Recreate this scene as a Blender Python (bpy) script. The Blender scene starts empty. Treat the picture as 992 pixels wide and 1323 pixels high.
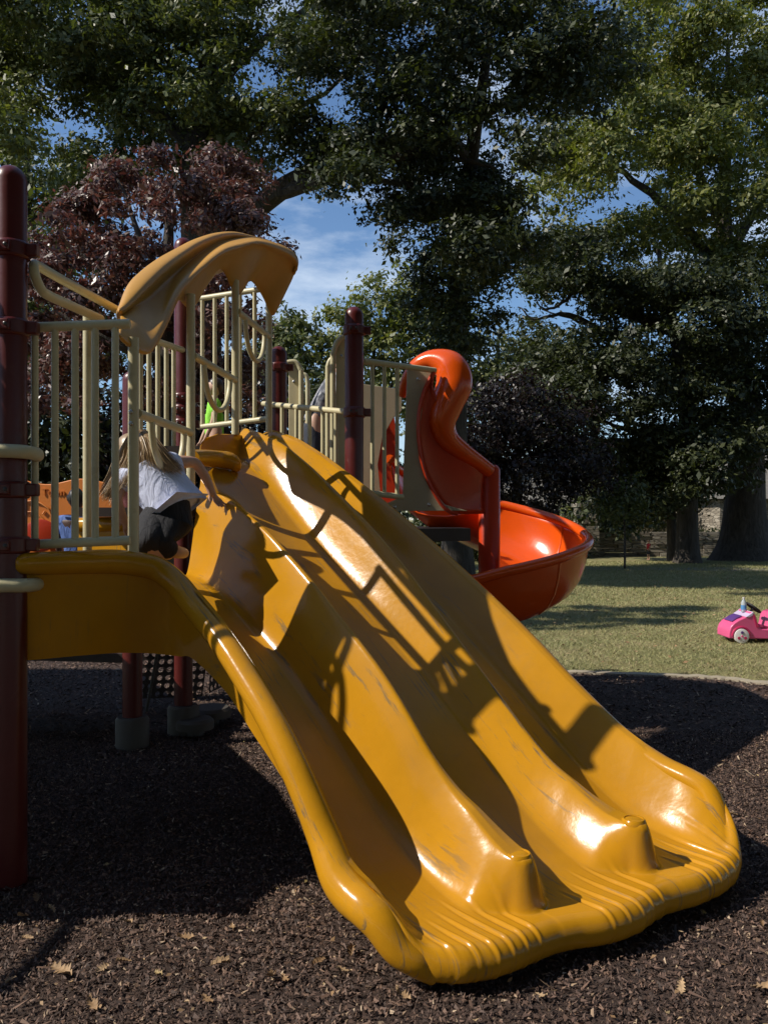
import bpy, bmesh, math, random
import numpy as np
from mathutils import Vector, Matrix

random.seed(7)
rng = np.random.default_rng(11)
SC = bpy.context.scene
COL = SC.collection
R = math.radians

# ------------------------------------------------------------------ camera
EYE = 1.52
FPX, CX, HY = 1100.0, 496.0, 670.0          # focal length / centre / horizon, in pixels of a 992 wide frame
cam = bpy.data.cameras.new('camera')
cam.sensor_fit = 'HORIZONTAL'
cam.sensor_width = 36.0
cam.lens = 36.0 * FPX / 992.0
cam.shift_y = (HY - 661.5) / 992.0
cam.clip_start = 0.05
cam.clip_end = 2000
camo = bpy.data.objects.new('camera', cam)
camo.location = (0, 0, EYE)
camo.rotation_euler = (R(90), 0, 0)
COL.objects.link(camo)
SC.camera = camo

# ------------------------------------------------------------------ world, sun, exposure
SUN = Vector((-1.10, -0.22, 1.0)).normalized()      # direction towards the sun
elev = math.asin(SUN.z)
rot = math.atan2(SUN.x, SUN.y)
W_ = bpy.data.worlds.new("World")
SC.world = W_
W_.use_nodes = True
nt = W_.node_tree
for n in list(nt.nodes):
    nt.nodes.remove(n)
wo = nt.nodes.new('ShaderNodeOutputWorld')
bg = nt.nodes.new('ShaderNodeBackground')
sky = nt.nodes.new('ShaderNodeTexSky')
sky.sky_type = 'NISHITA'
sky.sun_disc = False
sky.sun_elevation = elev
sky.sun_rotation = rot
sky.ozone_density = 5.0
sky.dust_density = 0.15
bg.inputs['Strength'].default_value = 0.10
# thin clouds: noise over the sky direction
tc = nt.nodes.new('ShaderNodeTexCoord')
mp = nt.nodes.new('ShaderNodeMapping')
mp.inputs['Scale'].default_value = (3.0, 3.0, 9.0)
mp.inputs['Location'].default_value = (0.3, 0.0, 0.55)
nz = nt.nodes.new('ShaderNodeTexNoise')
nz.inputs['Scale'].default_value = 1.6
nz.inputs['Detail'].default_value = 9
nz.inputs['Roughness'].default_value = 0.6
cr = nt.nodes.new('ShaderNodeValToRGB')
cr.color_ramp.elements[0].position = 0.49
cr.color_ramp.elements[0].color = (0, 0, 0, 1)
cr.color_ramp.elements[1].position = 0.72
cr.color_ramp.elements[1].color = (0.6, 0.6, 0.6, 1)
mx = nt.nodes.new('ShaderNodeMixRGB')
mx.inputs[2].default_value = (8.0, 9.0, 10.2, 1)
nt.links.new(tc.outputs['Generated'], mp.inputs['Vector'])
nt.links.new(mp.outputs['Vector'], nz.inputs['Vector'])
nt.links.new(nz.outputs['Fac'], cr.inputs['Fac'])
nt.links.new(cr.outputs['Color'], mx.inputs[0])
hs = nt.nodes.new('ShaderNodeHueSaturation')
hs.inputs['Saturation'].default_value = 1.02
hs.inputs['Value'].default_value = 1.28
nt.links.new(sky.outputs['Color'], hs.inputs['Color'])
nt.links.new(hs.outputs['Color'], mx.inputs[1])
nt.links.new(mx.outputs['Color'], bg.inputs['Color'])
nt.links.new(bg.outputs['Background'], wo.inputs['Surface'])

sl = bpy.data.lights.new('sun', 'SUN')
sl.energy = 5.0
sl.angle = R(0.53)
sl.color = (1.0, 0.93, 0.82)
so = bpy.data.objects.new('sun', sl)
so.rotation_euler = SUN.to_track_quat('Z', 'Y').to_euler()
so.location = (-20, 4, 25)
COL.objects.link(so)

SC.view_settings.view_transform = 'Standard'
SC.view_settings.look = 'None'
SC.view_settings.exposure = 0.1
SC.view_settings.gamma = 1.0
SC.render.engine = 'CYCLES'
SC.cycles.use_denoising = True
SC.cycles.max_bounces = 6
SC.cycles.diffuse_bounces = 3
SC.cycles.glossy_bounces = 3
SC.cycles.transmission_bounces = 4
SC.cycles.transparent_max_bounces = 6


# ------------------------------------------------------------------ helpers
def at(px, py, d):
    """point seen at pixel (px, py) of the photograph at depth d metres"""
    return Vector(((px - CX) / FPX * d, d, EYE - (py - HY) / FPX * d))


def ground_d(py):
    return EYE * FPX / (py - HY)


def props(o, label=None, cat=None, group=None, kind=None):
    if label: o['label'] = label
    if cat: o['category'] = cat
    if group: o['group'] = group
    if kind: o['kind'] = kind
    return o


def mesh(name, verts, faces, mat=None, smooth=False):
    me = bpy.data.meshes.new(name)
    me.from_pydata([tuple(v) for v in verts], [], [tuple(f) for f in faces])
    me.update()
    if mat: me.materials.append(mat)
    if smooth:
        me.polygons.foreach_set('use_smooth', [True] * len(me.polygons))
    return me


def fast_mesh(name, verts, quads, mat):
    """verts (N,3) array, quads (M,k) array, all faces of the same size"""
    me = bpy.data.meshes.new(name)
    k = quads.shape[1]
    me.vertices.add(len(verts))
    me.vertices.foreach_set('co', np.asarray(verts, dtype=np.float32).ravel())
    me.loops.add(quads.size)
    me.loops.foreach_set('vertex_index', quads.astype(np.int32).ravel())
    me.polygons.add(len(quads))
    me.polygons.foreach_set('loop_start', np.arange(0, quads.size, k, dtype=np.int32))
    me.update(calc_edges=True)
    me.materials.append(mat)
    return me


def link(name, me, parent=None, loc=None):
    o = bpy.data.objects.new(name, me)
    COL.objects.link(o)
    if parent is not None: o.parent = parent
    if loc is not None: o.location = loc
    return o


def empty(name, loc=(0, 0, 0), label=None, cat=None, group=None):
    o = bpy.data.objects.new(name, None)
    o.empty_display_size = 0.1
    o.location = loc
    COL.objects.link(o)
    return props(o, label, cat, group)


class MB:
    """collects simple solids into one mesh"""
    def __init__(self):
        self.v, self.f = [], []

    def add(self, v, f):
        b = len(self.v)
        self.v += [Vector(p) for p in v]
        self.f += [tuple(i + b for i in q) for q in f]
        return self

    def box(self, lo, hi, m=None):
        x0, y0, z0 = lo; x1, y1, z1 = hi
        v = [Vector(p) for p in ((x0, y0, z0), (x1, y0, z0), (x1, y1, z0), (x0, y1, z0),
                                 (x0, y0, z1), (x1, y0, z1), (x1, y1, z1), (x0, y1, z1))]
        if m is not None: v = [m @ p for p in v]
        return self.add(v, ((0, 3, 2, 1), (4, 5, 6, 7), (0, 1, 5, 4), (1, 2, 6, 5), (2, 3, 7, 6), (3, 0, 4, 7)))

    def tube(self, pts, r, n=10, closed=False, caps=True):
        pts = [Vector(p) for p in pts]
        N = len(pts)
        rr = r if hasattr(r, '__len__') else [r] * N
        rings = []
        prev = None
        for i, p in enumerate(pts):
            if closed:
                t = pts[(i + 1) % N] - pts[i - 1]
            else:
                t = pts[min(i + 1, N - 1)] - pts[max(i - 1, 0)]
            t.normalize()
            if prev is None:
                a = Vector((0, 0, 1)) if abs(t.z) < 0.9 else Vector((1, 0, 0))
                u = t.cross(a).normalized()
            else:
                u = prev - t * prev.dot(t)
                u.normalize()
            prev = u
            w = t.cross(u)
            rings.append([p + (u * math.cos(2 * math.pi * k / n) + w * math.sin(2 * math.pi * k / n)) * rr[i] for k in range(n)])
        v = [q for ring in rings for q in ring]
        f = []
        for i in range(N if closed else N - 1):
            j = (i + 1) % N
            for k in range(n):
                f.append((i * n + k, i * n + (k + 1) % n, j * n + (k + 1) % n, j * n + k))
        if caps and not closed:
            f.append(tuple(range(n - 1, -1, -1)))
            f.append(tuple((N - 1) * n + k for k in range(n)))
        return self.add(v, f)

    def lathe(self, prof, n=20, c=(0, 0, 0), m=None):
        """prof: list of (radius, z), closed with caps"""
        v, f = [], []
        c = Vector(c)
        for (r, z) in prof:
            for k in range(n):
                a = 2 * math.pi * k / n
                p = Vector((r * math.cos(a), r * math.sin(a), z))
                if m is not None: p = m @ p
                v.append(p + c)
        for i in range(len(prof) - 1):
            for k in range(n):
                f.append((i * n + k, i * n + (k + 1) % n, (i + 1) * n + (k + 1) % n, (i + 1) * n + k))
        f.append(tuple(range(n - 1, -1, -1)))
        f.append(tuple((len(prof) - 1) * n + k for k in range(n)))
        return self.add(v, f)

    def prism(self, poly, y0, y1, m=None):
        """poly in (x, z); extruded along y"""
        n = len(poly)
        v = [Vector((x, y0, z)) for x, z in poly] + [Vector((x, y1, z)) for x, z in poly]
        if m is not None: v = [m @ p for p in v]
        f = [tuple(range(n)), tuple(range(2 * n - 1, n - 1, -1))]
        f += [(i, n + i, n + (i + 1) % n, (i + 1) % n) for i in range(n)]
        return self.add(v, f)

    def build(self, name, mat, parent=None, smooth=True, bevel=0, auto=40):
        bm = bmesh.new()
        bv = [bm.verts.new(p) for p in self.v]
        for q in self.f:
            try: bm.faces.new([bv[i] for i in q])
            except ValueError: pass
        bmesh.ops.recalc_face_normals(bm, faces=bm.faces)
        for e in bm.edges:
            if len(e.link_faces) == 2 and e.calc_face_angle(0) > R(auto): e.smooth = False
        for fc in bm.faces: fc.smooth = smooth
        me = bpy.data.meshes.new(name)
        bm.to_mesh(me); bm.free()
        me.materials.append(mat)
        o = link(name, me, parent)
        if bevel:
            b = o.modifiers.new('bevel', 'BEVEL')
            b.width = bevel; b.segments = 2; b.limit_method = 'ANGLE'; b.angle_limit = R(40)
        return o


def spline(pts, n=8, closed=False):
    """Catmull-Rom through points (any dimension)"""
    P = [np.array(p, dtype=float) for p in pts]
    out = []
    N = len(P)
    for i in range(N if closed else N - 1):
        p0 = P[i - 1] if (i > 0 or closed) else 2 * P[0] - P[1]
        p1, p2 = P[i], P[(i + 1) % N]
        p3 = P[(i + 2) % N] if (i + 2 < N or closed) else 2 * P[-1] - P[-2]
        for k in range(n):
            t = k / n
            out.append(0.5 * ((2 * p1) + (-p0 + p2) * t + (2 * p0 - 5 * p1 + 4 * p2 - p3) * t * t + (-p0 + 3 * p1 - 3 * p2 + p3) * t ** 3))
    if not closed: out.append(P[-1])
    return out


# ------------------------------------------------------------------ materials
def new_mat(name):
    m = bpy.data.materials.new(name)
    m.use_nodes = True
    return m, m.node_tree, m.node_tree.nodes['Principled BSDF']


def noise(t, scale, detail=4, rough=0.55, vec=None, dist=0):
    n = t.nodes.new('ShaderNodeTexNoise')
    n.inputs['Scale'].default_value = scale
    n.inputs['Detail'].default_value = detail
    n.inputs['Roughness'].default_value = rough
    n.inputs['Distortion'].default_value = dist
    if vec is not None: t.links.new(vec, n.inputs['Vector'])
    return n


def ramp(t, fac, stops):
    c = t.nodes.new('ShaderNodeValToRGB')
    e = c.color_ramp.elements
    while len(e) < len(stops): e.new(0.5)
    for i, (p, col) in enumerate(stops):
        e[i].position = p
        e[i].color = col if len(col) == 4 else (*col, 1)
    t.links.new(fac, c.inputs['Fac'])
    return c


def mixc(t, fac, a, b, mode='MIX'):
    m = t.nodes.new('ShaderNodeMixRGB')
    m.blend_type = mode
    for i, s in ((0, fac), (1, a), (2, b)):
        if hasattr(s, 'links'): t.links.new(s, m.inputs[i])
        elif i == 0: m.inputs[0].default_value = s
        else: m.inputs[i].default_value = (*s, 1)
    return m


def objco(t, scale=(1, 1, 1), rotz=0):
    c = t.nodes.new('ShaderNodeTexCoord')
    m = t.nodes.new('ShaderNodeMapping')
    m.inputs['Scale'].default_value = scale
    m.inputs['Rotation'].default_value = (0, 0, rotz)
    t.links.new(c.outputs['Object'], m.inputs['Vector'])
    return m.outputs['Vector']


def bump(t, b, h, strength, dist=0.01):
    n = t.nodes.new('ShaderNodeBump')
    n.inputs['Strength'].default_value = strength
    n.inputs['Distance'].default_value = dist
    t.links.new(h, n.inputs['Height'])
    t.links.new(n.outputs['Normal'], b.inputs['Normal'])


def plastic(name, col, rough=0.35, dirt=(0.25, 0.2, 0.12), dirt_amt=0.25, streak=None, coat=0.0, sat_var=0.12, bump_s=0.06):
    m, t, b = new_mat(name)
    v = objco(t)
    n1 = noise(t, 2.3, 6, 0.6, v)
    dark = tuple(c * (1 - sat_var) for c in col)
    lite = tuple(min(1, c * (1 + sat_var * 0.6)) for c in col)
    c1 = ramp(t, n1.outputs['Fac'], [(0.3, dark), (0.7, lite)])
    n2 = noise(t, 9, 8, 0.75, v, 0.6)
    f = ramp(t, n2.outputs['Fac'], [(0.55, (0, 0, 0)), (0.78, (dirt_amt,) * 3)])
    c2 = mixc(t, f.outputs['Color'], c1.outputs['Color'], dirt)
    colout = c2.outputs['Color']
    if streak is not None:       # scuff scratches along the run of the slide
        sv0 = objco(t, (1, 1, 1), streak[1])
        mp2 = t.nodes.new('ShaderNodeMapping'); mp2.inputs['Scale'].default_value = streak[0]
        t.links.new(sv0, mp2.inputs['Vector']); sv = mp2.outputs['Vector']
        ns = noise(t, 1.0, 5, 0.7, sv)
        fs = ramp(t, ns.outputs['Fac'], [(0.575, (0, 0, 0)), (0.63, (0.9,) * 3)])
        nm = noise(t, 2.2, 3, 0.5, v)
        fm = ramp(t, nm.outputs['Fac'], [(0.44, (0, 0, 0)), (0.6, (1, 1, 1))])
        ff = mixc(t, 1.0, fs.outputs['Color'], fm.outputs['Color'], 'MULTIPLY')
        c3 = mixc(t, ff.outputs['Color'], colout, (0.19, 0.13, 0.06))
        colout = c3.outputs['Color']
    t.links.new(colout, b.inputs['Base Color'])
    rr = ramp(t, n2.outputs['Fac'], [(0.3, (rough * 0.92,) * 3), (0.8, (min(1, rough * 1.25),) * 3)])
    t.links.new(rr.outputs['Color'], b.inputs['Roughness'])
    b.inputs['Coat Weight'].default_value = coat
    b.inputs['Coat Roughness'].default_value = 0.2
    nb = noise(t, 34, 3, 0.5, v)
    bump(t, b, nb.outputs['Fac'], bump_s, 0.01)
    return m


YELLOW = plastic('yellow_plastic', (0.50, 0.230, 0.010), 0.18, (0.32, 0.18, 0.05), 0.42, streak=((58, 2.6, 2.6), R(-41)), sat_var=0.14)
YELLOW.node_tree.nodes['Principled BSDF'].inputs['Specular IOR Level'].default_value = 0.24
TAN = plastic('ochre_plastic', (0.49, 0.25, 0.034), 0.42, (0.25, 0.14, 0.05), 0.3)
ORANGE = plastic('orange_plastic', (0.72, 0.088, 0.005), 0.19, (0.4, 0.08, 0.02), 0.25, sat_var=0.08)
RED = plastic('red_plastic', (0.50, 0.040, 0.008), 0.30, (0.28, 0.03, 0.015), 0.25)
MAROON = plastic('maroon_paint', (0.095, 0.010, 0.008), 0.33, (0.18, 0.07, 0.055), 0.45)
BEIGE = plastic('beige_paint', (0.57, 0.51, 0.31), 0.38, (0.30, 0.23, 0.13), 0.7)
PANELB = plastic('beige_panel', (0.62, 0.53, 0.32), 0.5, (0.35, 0.28, 0.18), 0.3)
PANELT = plastic('taupe_panel', (0.37, 0.30, 0.19), 0.55, (0.25, 0.2, 0.14), 0.35)
PANELO = plastic('orange_panel', (0.66, 0.19, 0.015), 0.5, (0.4, 0.12, 0.02), 0.2)
DECKM = plastic('brown_deck_coating', (0.035, 0.022, 0.016), 0.6, (0.1, 0.08, 0.06), 0.4)
STEELM = plastic('dark_steel', (0.05, 0.05, 0.05), 0.35, (0.1, 0.09, 0.08), 0.4)
RUBBER = plastic('black_rubber', (0.015, 0.015, 0.015), 0.6, (0.06, 0.05, 0.04), 0.4)
POD = plastic('grey_pod', (0.07, 0.06, 0.048), 0.6, (0.15, 0.12, 0.1), 0.4)
PINK = plastic('pink_plastic', (0.70, 0.10, 0.25), 0.3, (0.5, 0.1, 0.2), 0.2)
PINKD = plastic('deep_pink_plastic', (0.50, 0.02, 0.10), 0.35, (0.4, 0.05, 0.1), 0.2)
LILAC = plastic('lilac_plastic', (0.55, 0.45, 0.62), 0.35, (0.4, 0.3, 0.4), 0.2)
PURPLE = plastic('purple_plastic', (0.10, 0.04, 0.20), 0.35, (0.1, 0.05, 0.2), 0.2)
WHITEP = plastic('white_plastic', (0.75, 0.72, 0.70), 0.35, (0.5, 0.45, 0.4), 0.3)
BOLT = plastic('steel_bolt', (0.45, 0.45, 0.45), 0.25, (0.3, 0.3, 0.3), 0.2)
BOLT.node_tree.nodes['Principled BSDF'].inputs['Metallic'].default_value = 0.9
CONC = plastic('pale_concrete', (0.34, 0.29, 0.21), 0.85, (0.2, 0.17, 0.12), 0.6, bump_s=0.3)


def cloth(name, col, var=0.15, scale=60):
    m, t, b = new_mat(name)
    v = objco(t)
    n1 = noise(t, 7, 4, 0.6, v)
    c = ramp(t, n1.outputs['Fac'], [(0.3, tuple(x * (1 - var) for x in col)), (0.7, tuple(min(1, x * (1 + var)) for x in col))])
    t.links.new(c.outputs['Color'], b.inputs['Base Color'])
    b.inputs['Roughness'].default_value = 0.85
    n2 = noise(t, 22, 3, 0.5, objco(t, (1, 1, 0.35)), 1.2)
    bump(t, b, n2.outputs['Fac'], 0.5, 0.02)
    return m


def skin_mat(name, col):
    m, t, b = new_mat(name)
    n1 = noise(t, 12, 3, 0.5, objco(t))
    c = ramp(t, n1.outputs['Fac'], [(0.3, tuple(x * 0.88 for x in col)), (0.7, col)])
    t.links.new(c.outputs['Color'], b.inputs['Base Color'])
    b.inputs['Roughness'].default_value = 0.5
    b.inputs['Subsurface Weight'].default_value = 0.08
    b.inputs['Subsurface Radius'].default_value = (0.01, 0.004, 0.002)
    return m


SKIN = skin_mat('pale_skin', (0.55, 0.32, 0.22))
SKIND = skin_mat('brown_skin', (0.10, 0.05, 0.03))
WHITEC = cloth('white_cotton', (0.58, 0.62, 0.80), 0.05)
BLACKC = cloth('black_cotton', (0.012, 0.012, 0.016), 0.2)
BLUEC = cloth('blue_cotton', (0.10, 0.17, 0.42), 0.12)
LIMEC = cloth('lime_cotton', (0.28, 0.72, 0.06), 0.1)
REDC = cloth('red_cotton', (0.5, 0.03, 0.05), 0.1)
JEANC = cloth('blue_denim', (0.10, 0.19, 0.34), 0.2)
NAVYC = cloth('dark_grey_cotton', (0.035, 0.04, 0.055), 0.2)


def camo_mat():
    m, t, b = new_mat('grey_mottled_cotton')
    n1 = noise(t, 16, 3, 0.5, objco(t), 0.8)
    c = ramp(t, n1.outputs['Fac'], [(0.40, (0.07, 0.075, 0.09)), (0.5, (0.2, 0.2, 0.23)), (0.6, (0.36, 0.36, 0.38))])
    t.links.new(c.outputs['Color'], b.inputs['Base Color'])
    b.inputs['Roughness'].default_value = 0.9
    return m


CAMO = camo_mat()


def hair_mat(name, a, b_):
    m, t, b = new_mat(name)
    i = t.nodes.new('ShaderNodeNewGeometry')
    c = ramp(t, i.outputs['Random Per Island'], [(0, a), (1, b_)])
    t.links.new(c.outputs['Color'], b.inputs['Base Color'])
    b.inputs['Roughness'].default_value = 0.38
    return m


BLOND = hair_mat('blonde_hair', (0.20, 0.12, 0.055), (0.52, 0.38, 0.22))
DARKH = hair_mat('black_hair', (0.008, 0.006, 0.005), (0.02, 0.014, 0.01))
BROWNH = hair_mat('brown_hair', (0.03, 0.018, 0.01), (0.07, 0.04, 0.02))


def leaf_mat(name, cols, trans=0.35, rough=0.42, tcol=None):
    m, t, b = new_mat(name)
    g = t.nodes.new('ShaderNodeNewGeometry')
    n = len(cols)
    c = ramp(t, g.outputs['Random Per Island'], [(i / max(1, n - 1), cc) for i, cc in enumerate(cols)])
    big = noise(t, 0.45, 3, 0.5, objco(t))
    r2 = ramp(t, big.outputs['Fac'], [(0.35, (0.72, 0.72, 0.72)), (0.68, (1.2, 1.15, 1.0))])
    cm = mixc(t, 1.0, c.outputs['Color'], r2.outputs['Color'], 'MULTIPLY')
    t.links.new(cm.outputs['Color'], b.inputs['Base Color'])
    b.inputs['Roughness'].default_value = rough
    tr = t.nodes.new('ShaderNodeBsdfTranslucent')
    if tcol is None:
        tm = mixc(t, 1.0, cm.outputs['Color'], (1.3, 1.45, 0.5), 'MULTIPLY')
    else:
        tm = mixc(t, 1.0, cm.outputs['Color'], tcol, 'MULTIPLY')
    t.links.new(tm.outputs['Color'], tr.inputs['Color'])
    ms = t.nodes.new('ShaderNodeMixShader')
    ms.inputs[0].default_value = trans
    t.links.new(b.outputs['BSDF'], ms.inputs[1])
    t.links.new(tr.outputs['BSDF'], ms.inputs[2])
    t.links.new(ms.outputs['Shader'], t.nodes['Material Output'].inputs['Surface'])
    return m


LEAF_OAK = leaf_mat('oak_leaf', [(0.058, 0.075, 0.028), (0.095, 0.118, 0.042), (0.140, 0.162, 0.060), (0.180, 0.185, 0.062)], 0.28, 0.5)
LEAF_SUNLIT = leaf_mat('sunlit_oak_leaf', [(0.085, 0.105, 0.030), (0.140, 0.165, 0.046), (0.185, 0.205, 0.060), (0.23, 0.215, 0.065)], 0.32, 0.5)  # sunlight put into the colour: brighter copy of the oak leaf
LEAF_SHADE = leaf_mat('dark_shaded_leaf', [(0.026, 0.036, 0.015), (0.048, 0.062, 0.024), (0.080, 0.094, 0.035)], 0.22, 0.5)  # shade put into the colour: darkened leaf for crowns and shrubs in shadow
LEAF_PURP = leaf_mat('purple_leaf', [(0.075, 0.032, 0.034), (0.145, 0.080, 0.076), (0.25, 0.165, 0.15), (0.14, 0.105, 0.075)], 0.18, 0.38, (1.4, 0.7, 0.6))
LEAF_PURP_SHADE = leaf_mat('shaded_purple_leaf', [(0.014, 0.008, 0.009), (0.026, 0.013, 0.013), (0.020, 0.020, 0.012)], 0.15, 0.45, (1.4, 0.7, 0.6))  # purple leaf darkened in colour for growth standing in shade


def bark_mat():
    m, t, b = new_mat('bark')
    v = objco(t, (1, 1, 0.22))
    n1 = noise(t, 9, 7, 0.65, v, 0.8)
    c = ramp(t, n1.outputs['Fac'], [(0.3, (0.028, 0.022, 0.017)), (0.55, (0.075, 0.062, 0.050)), (0.75, (0.13, 0.115, 0.095))])
    t.links.new(c.outputs['Color'], b.inputs['Base Color'])
    b.inputs['Roughness'].default_value = 0.95
    bump(t, b, n1.outputs['Fac'], 1.0, 0.08)
    return m


BARK = bark_mat()


def mulch_mat():
    m, t, b = new_mat('bark_mulch')
    v = objco(t)
    n1 = noise(t, 70, 8, 0.75, v, 1.0)
    c = ramp(t, n1.outputs['Fac'], [(0.28, (0.018, 0.011, 0.008)), (0.48, (0.080, 0.049, 0.037)), (0.64, (0.135, 0.086, 0.064)), (0.80, (0.21, 0.145, 0.105))])
    n2 = noise(t, 1.1, 4, 0.6, v)
    r2 = ramp(t, n2.outputs['Fac'], [(0.3, (0.75, 0.72, 0.72)), (0.7, (1.15, 1.1, 1.05))])
    cm = mixc(t, 1.0, c.outputs['Color'], r2.outputs['Color'], 'MULTIPLY')
    t.links.new(cm.outputs['Color'], b.inputs['Base Color'])
    b.inputs['Roughness'].default_value = 0.9
    bump(t, b, n1.outputs['Fac'], 1.0, 0.03)
    return m


def chip_mat():
    m, t, b = new_mat('mulch_chip')
    g = t.nodes.new('ShaderNodeNewGeometry')
    c = ramp(t, g.outputs['Random Per Island'], [(0.0, (0.03, 0.018, 0.013)), (0.4, (0.085, 0.052, 0.039)), (0.75, (0.145, 0.086, 0.062)), (0.94, (0.20, 0.12, 0.08)), (0.98, (0.34, 0.24, 0.15)), (1.0, (0.46, 0.35, 0.24))])
    t.links.new(c.outputs['Color'], b.inputs['Base Color'])
    b.inputs['Roughness'].default_value = 0.75
    return m


def grass_mat():
    m, t, b = new_mat('mown_grass')
    v = objco(t)
    n1 = noise(t, 0.9, 7, 0.72, v)
    n2 = noise(t, 22, 6, 0.7, v)
    c1 = ramp(t, n1.outputs['Fac'], [(0.32, (0.16, 0.18, 0.06)), (0.5, (0.28, 0.26, 0.115)), (0.68, (0.36, 0.28, 0.155))])
    c2 = ramp(t, n2.outputs['Fac'], [(0.3, (0.5, 0.5, 0.45)), (0.7, (1.3, 1.25, 1.15))])
    cm = mixc(t, 1.0, c1.outputs['Color'], c2.outputs['Color'], 'MULTIPLY')
    t.links.new(cm.outputs['Color'], b.inputs['Base Color'])
    b.inputs['Roughness'].default_value = 0.95
    bump(t, b, n2.outputs['Fac'], 1.0, 0.05)
    return m


def blade_mat():
    m, t, b = new_mat('grass_blade')
    g = t.nodes.new('ShaderNodeNewGeometry')
    c = ramp(t, g.outputs['Random Per Island'], [(0.0, (0.20, 0.225, 0.08)), (0.5, (0.28, 0.27, 0.11)), (0.9, (0.34, 0.30, 0.14)), (1.0, (0.42, 0.33, 0.19))])
    t.links.new(c.outputs['Color'], b.inputs['Base Color'])
    b.inputs['Roughness'].default_value = 0.7
    return m


def dry_leaf_mat():
    m, t, b = new_mat('dry_oak_leaf')
    oi = t.nodes.new('ShaderNodeObjectInfo')
    g = t.nodes.new('ShaderNodeNewGeometry')
    ad = t.nodes.new('ShaderNodeMath'); ad.operation = 'ADD'
    fr = t.nodes.new('ShaderNodeMath'); fr.operation = 'FRACT'
    t.links.new(oi.outputs['Random'], ad.inputs[0]); t.links.new(g.outputs['Random Per Island'], ad.inputs[1])
    t.links.new(ad.outputs[0], fr.inputs[0])
    c = ramp(t, fr.outputs[0], [(0.0, (0.20, 0.12, 0.055)), (0.5, (0.34, 0.22, 0.11)), (0.85, (0.46, 0.34, 0.2)), (1.0, (0.28, 0.22, 0.06))])
    nn = noise(t, 60, 4, 0.6, objco(t))
    r2 = ramp(t, nn.outputs['Fac'], [(0.3, (0.6, 0.55, 0.5)), (0.7, (1.15, 1.1, 1.1))])
    cm = mixc(t, 1.0, c.outputs['Color'], r2.outputs['Color'], 'MULTIPLY')
    t.links.new(cm.outputs['Color'], b.inputs['Base Color'])
    b.inputs['Roughness'].default_value = 0.7
    return m


def stone_mat():
    m, t, b = new_mat('field_stone')
    v = objco(t, (0.75, 0.75, 3.4))
    vo = t.nodes.new('ShaderNodeTexVoronoi')
    vo.inputs['Scale'].default_value = 2.6
    t.links.new(v, vo.inputs['Vector'])
    c = ramp(t, vo.outputs['Color'], [(0.1, (0.16, 0.135, 0.105)), (0.5, (0.27, 0.235, 0.185)), (0.9, (0.36, 0.32, 0.26))])
    ve = t.nodes.new('ShaderNodeTexVoronoi')
    ve.feature = 'DISTANCE_TO_EDGE'
    ve.inputs['Scale'].default_value = 2.6
    t.links.new(v, ve.inputs['Vector'])
    e = ramp(t, ve.outputs['Distance'], [(0.0, (0.35, 0.35, 0.35)), (0.08, (1, 1, 1))])
    cm = mixc(t, 1.0, c.outputs['Color'], e.outputs['Color'], 'MULTIPLY')
    t.links.new(cm.outputs['Color'], b.inputs['Base Color'])
    b.inputs['Roughness'].default_value = 0.9
    bump(t, b, e.outputs['Color'], 0.8, 0.05)
    return m


def shingle_mat():
    m, t, b = new_mat('grey_shingle')
    v = objco(t)
    n1 = noise(t, 4, 5, 0.7, v)
    c = ramp(t, n1.outputs['Fac'], [(0.3, (0.13, 0.12, 0.105)), (0.7, (0.22, 0.205, 0.18))])
    t.links.new(c.outputs['Color'], b.inputs['Base Color'])
    b.inputs['Roughness'].default_value = 0.9
    return m


MULCH, CHIP, GRASS, BLADE, DRY, STONE, SHINGLE = mulch_mat(), chip_mat(), grass_mat(), blade_mat(), dry_leaf_mat(), stone_mat(), shingle_mat()
ASPH = plastic('grey_asphalt', (0.16, 0.15, 0.14), 0.9, (0.1, 0.09, 0.08), 0.4, bump_s=0.3)
ARCH_SHADE = plastic('arch_shade_board', (0.012, 0.011, 0.010), 0.9)  # near-black colour painting the shade inside the arch

# ------------------------------------------------------------------ setting: ground
link('grass_ground', mesh('grass_ground', [(-400, -300, 0), (400, -300, 0), (400, 900, 0), (-400, 900, 0)], [(0, 1, 2, 3)], GRASS))
props(bpy.data.objects['grass_ground'], kind='structure')

edge = spline([(6.5, -6), (6.2, 1.0), (5.2, 4.8), (4.2, 6.9), (3.35, 7.78), (2.95, 8.02), (2.2, 8.18), (1.47, 8.36), (0.2, 8.75), (-1.5, 9.6), (-4, 10.6), (-7, 10.8), (-9.5, 8.5), (-10.5, 3), (-10, -6)], 8)
edge = [(p[0] + 0.010 * math.sin(i * 1.9), p[1] + 0.010 * math.sin(i * 2.7 + 1)) for i, p in enumerate(edge)]
props(link('mulch_ground', mesh('mulch_ground', [(x, y, 0.012) for x, y in edge], [tuple(range(len(edge)))], MULCH)), kind='structure')
kb = MB()
ev, ef = [], []
for i, (x, y) in enumerate(edge):
    a = Vector(edge[min(i + 1, len(edge) - 1)]) - Vector(edge[max(i - 1, 0)])
    n = Vector((a.y, -a.x)).normalized()
    w = 0.085 + 0.008 * math.sin(i * 1.3)
    hgt = 0.030 + 0.004 * math.sin(i * 2.1)
    for off, z in ((-0.01, -0.02), (0.0, hgt), (w, hgt + 0.006), (w + 0.015, -0.02)):
        ev.append((x + n.x * off, y + n.y * off, z))
for i in range(len(edge) - 1):
    for k in range(3):
        ef.append((i * 4 + k, i * 4 + k + 1, i * 4 + 5 + k, i * 4 + 4 + k))
kb.add(ev, ef)
props(kb.build('mulch_border', CONC, smooth=False), kind='structure')

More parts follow.
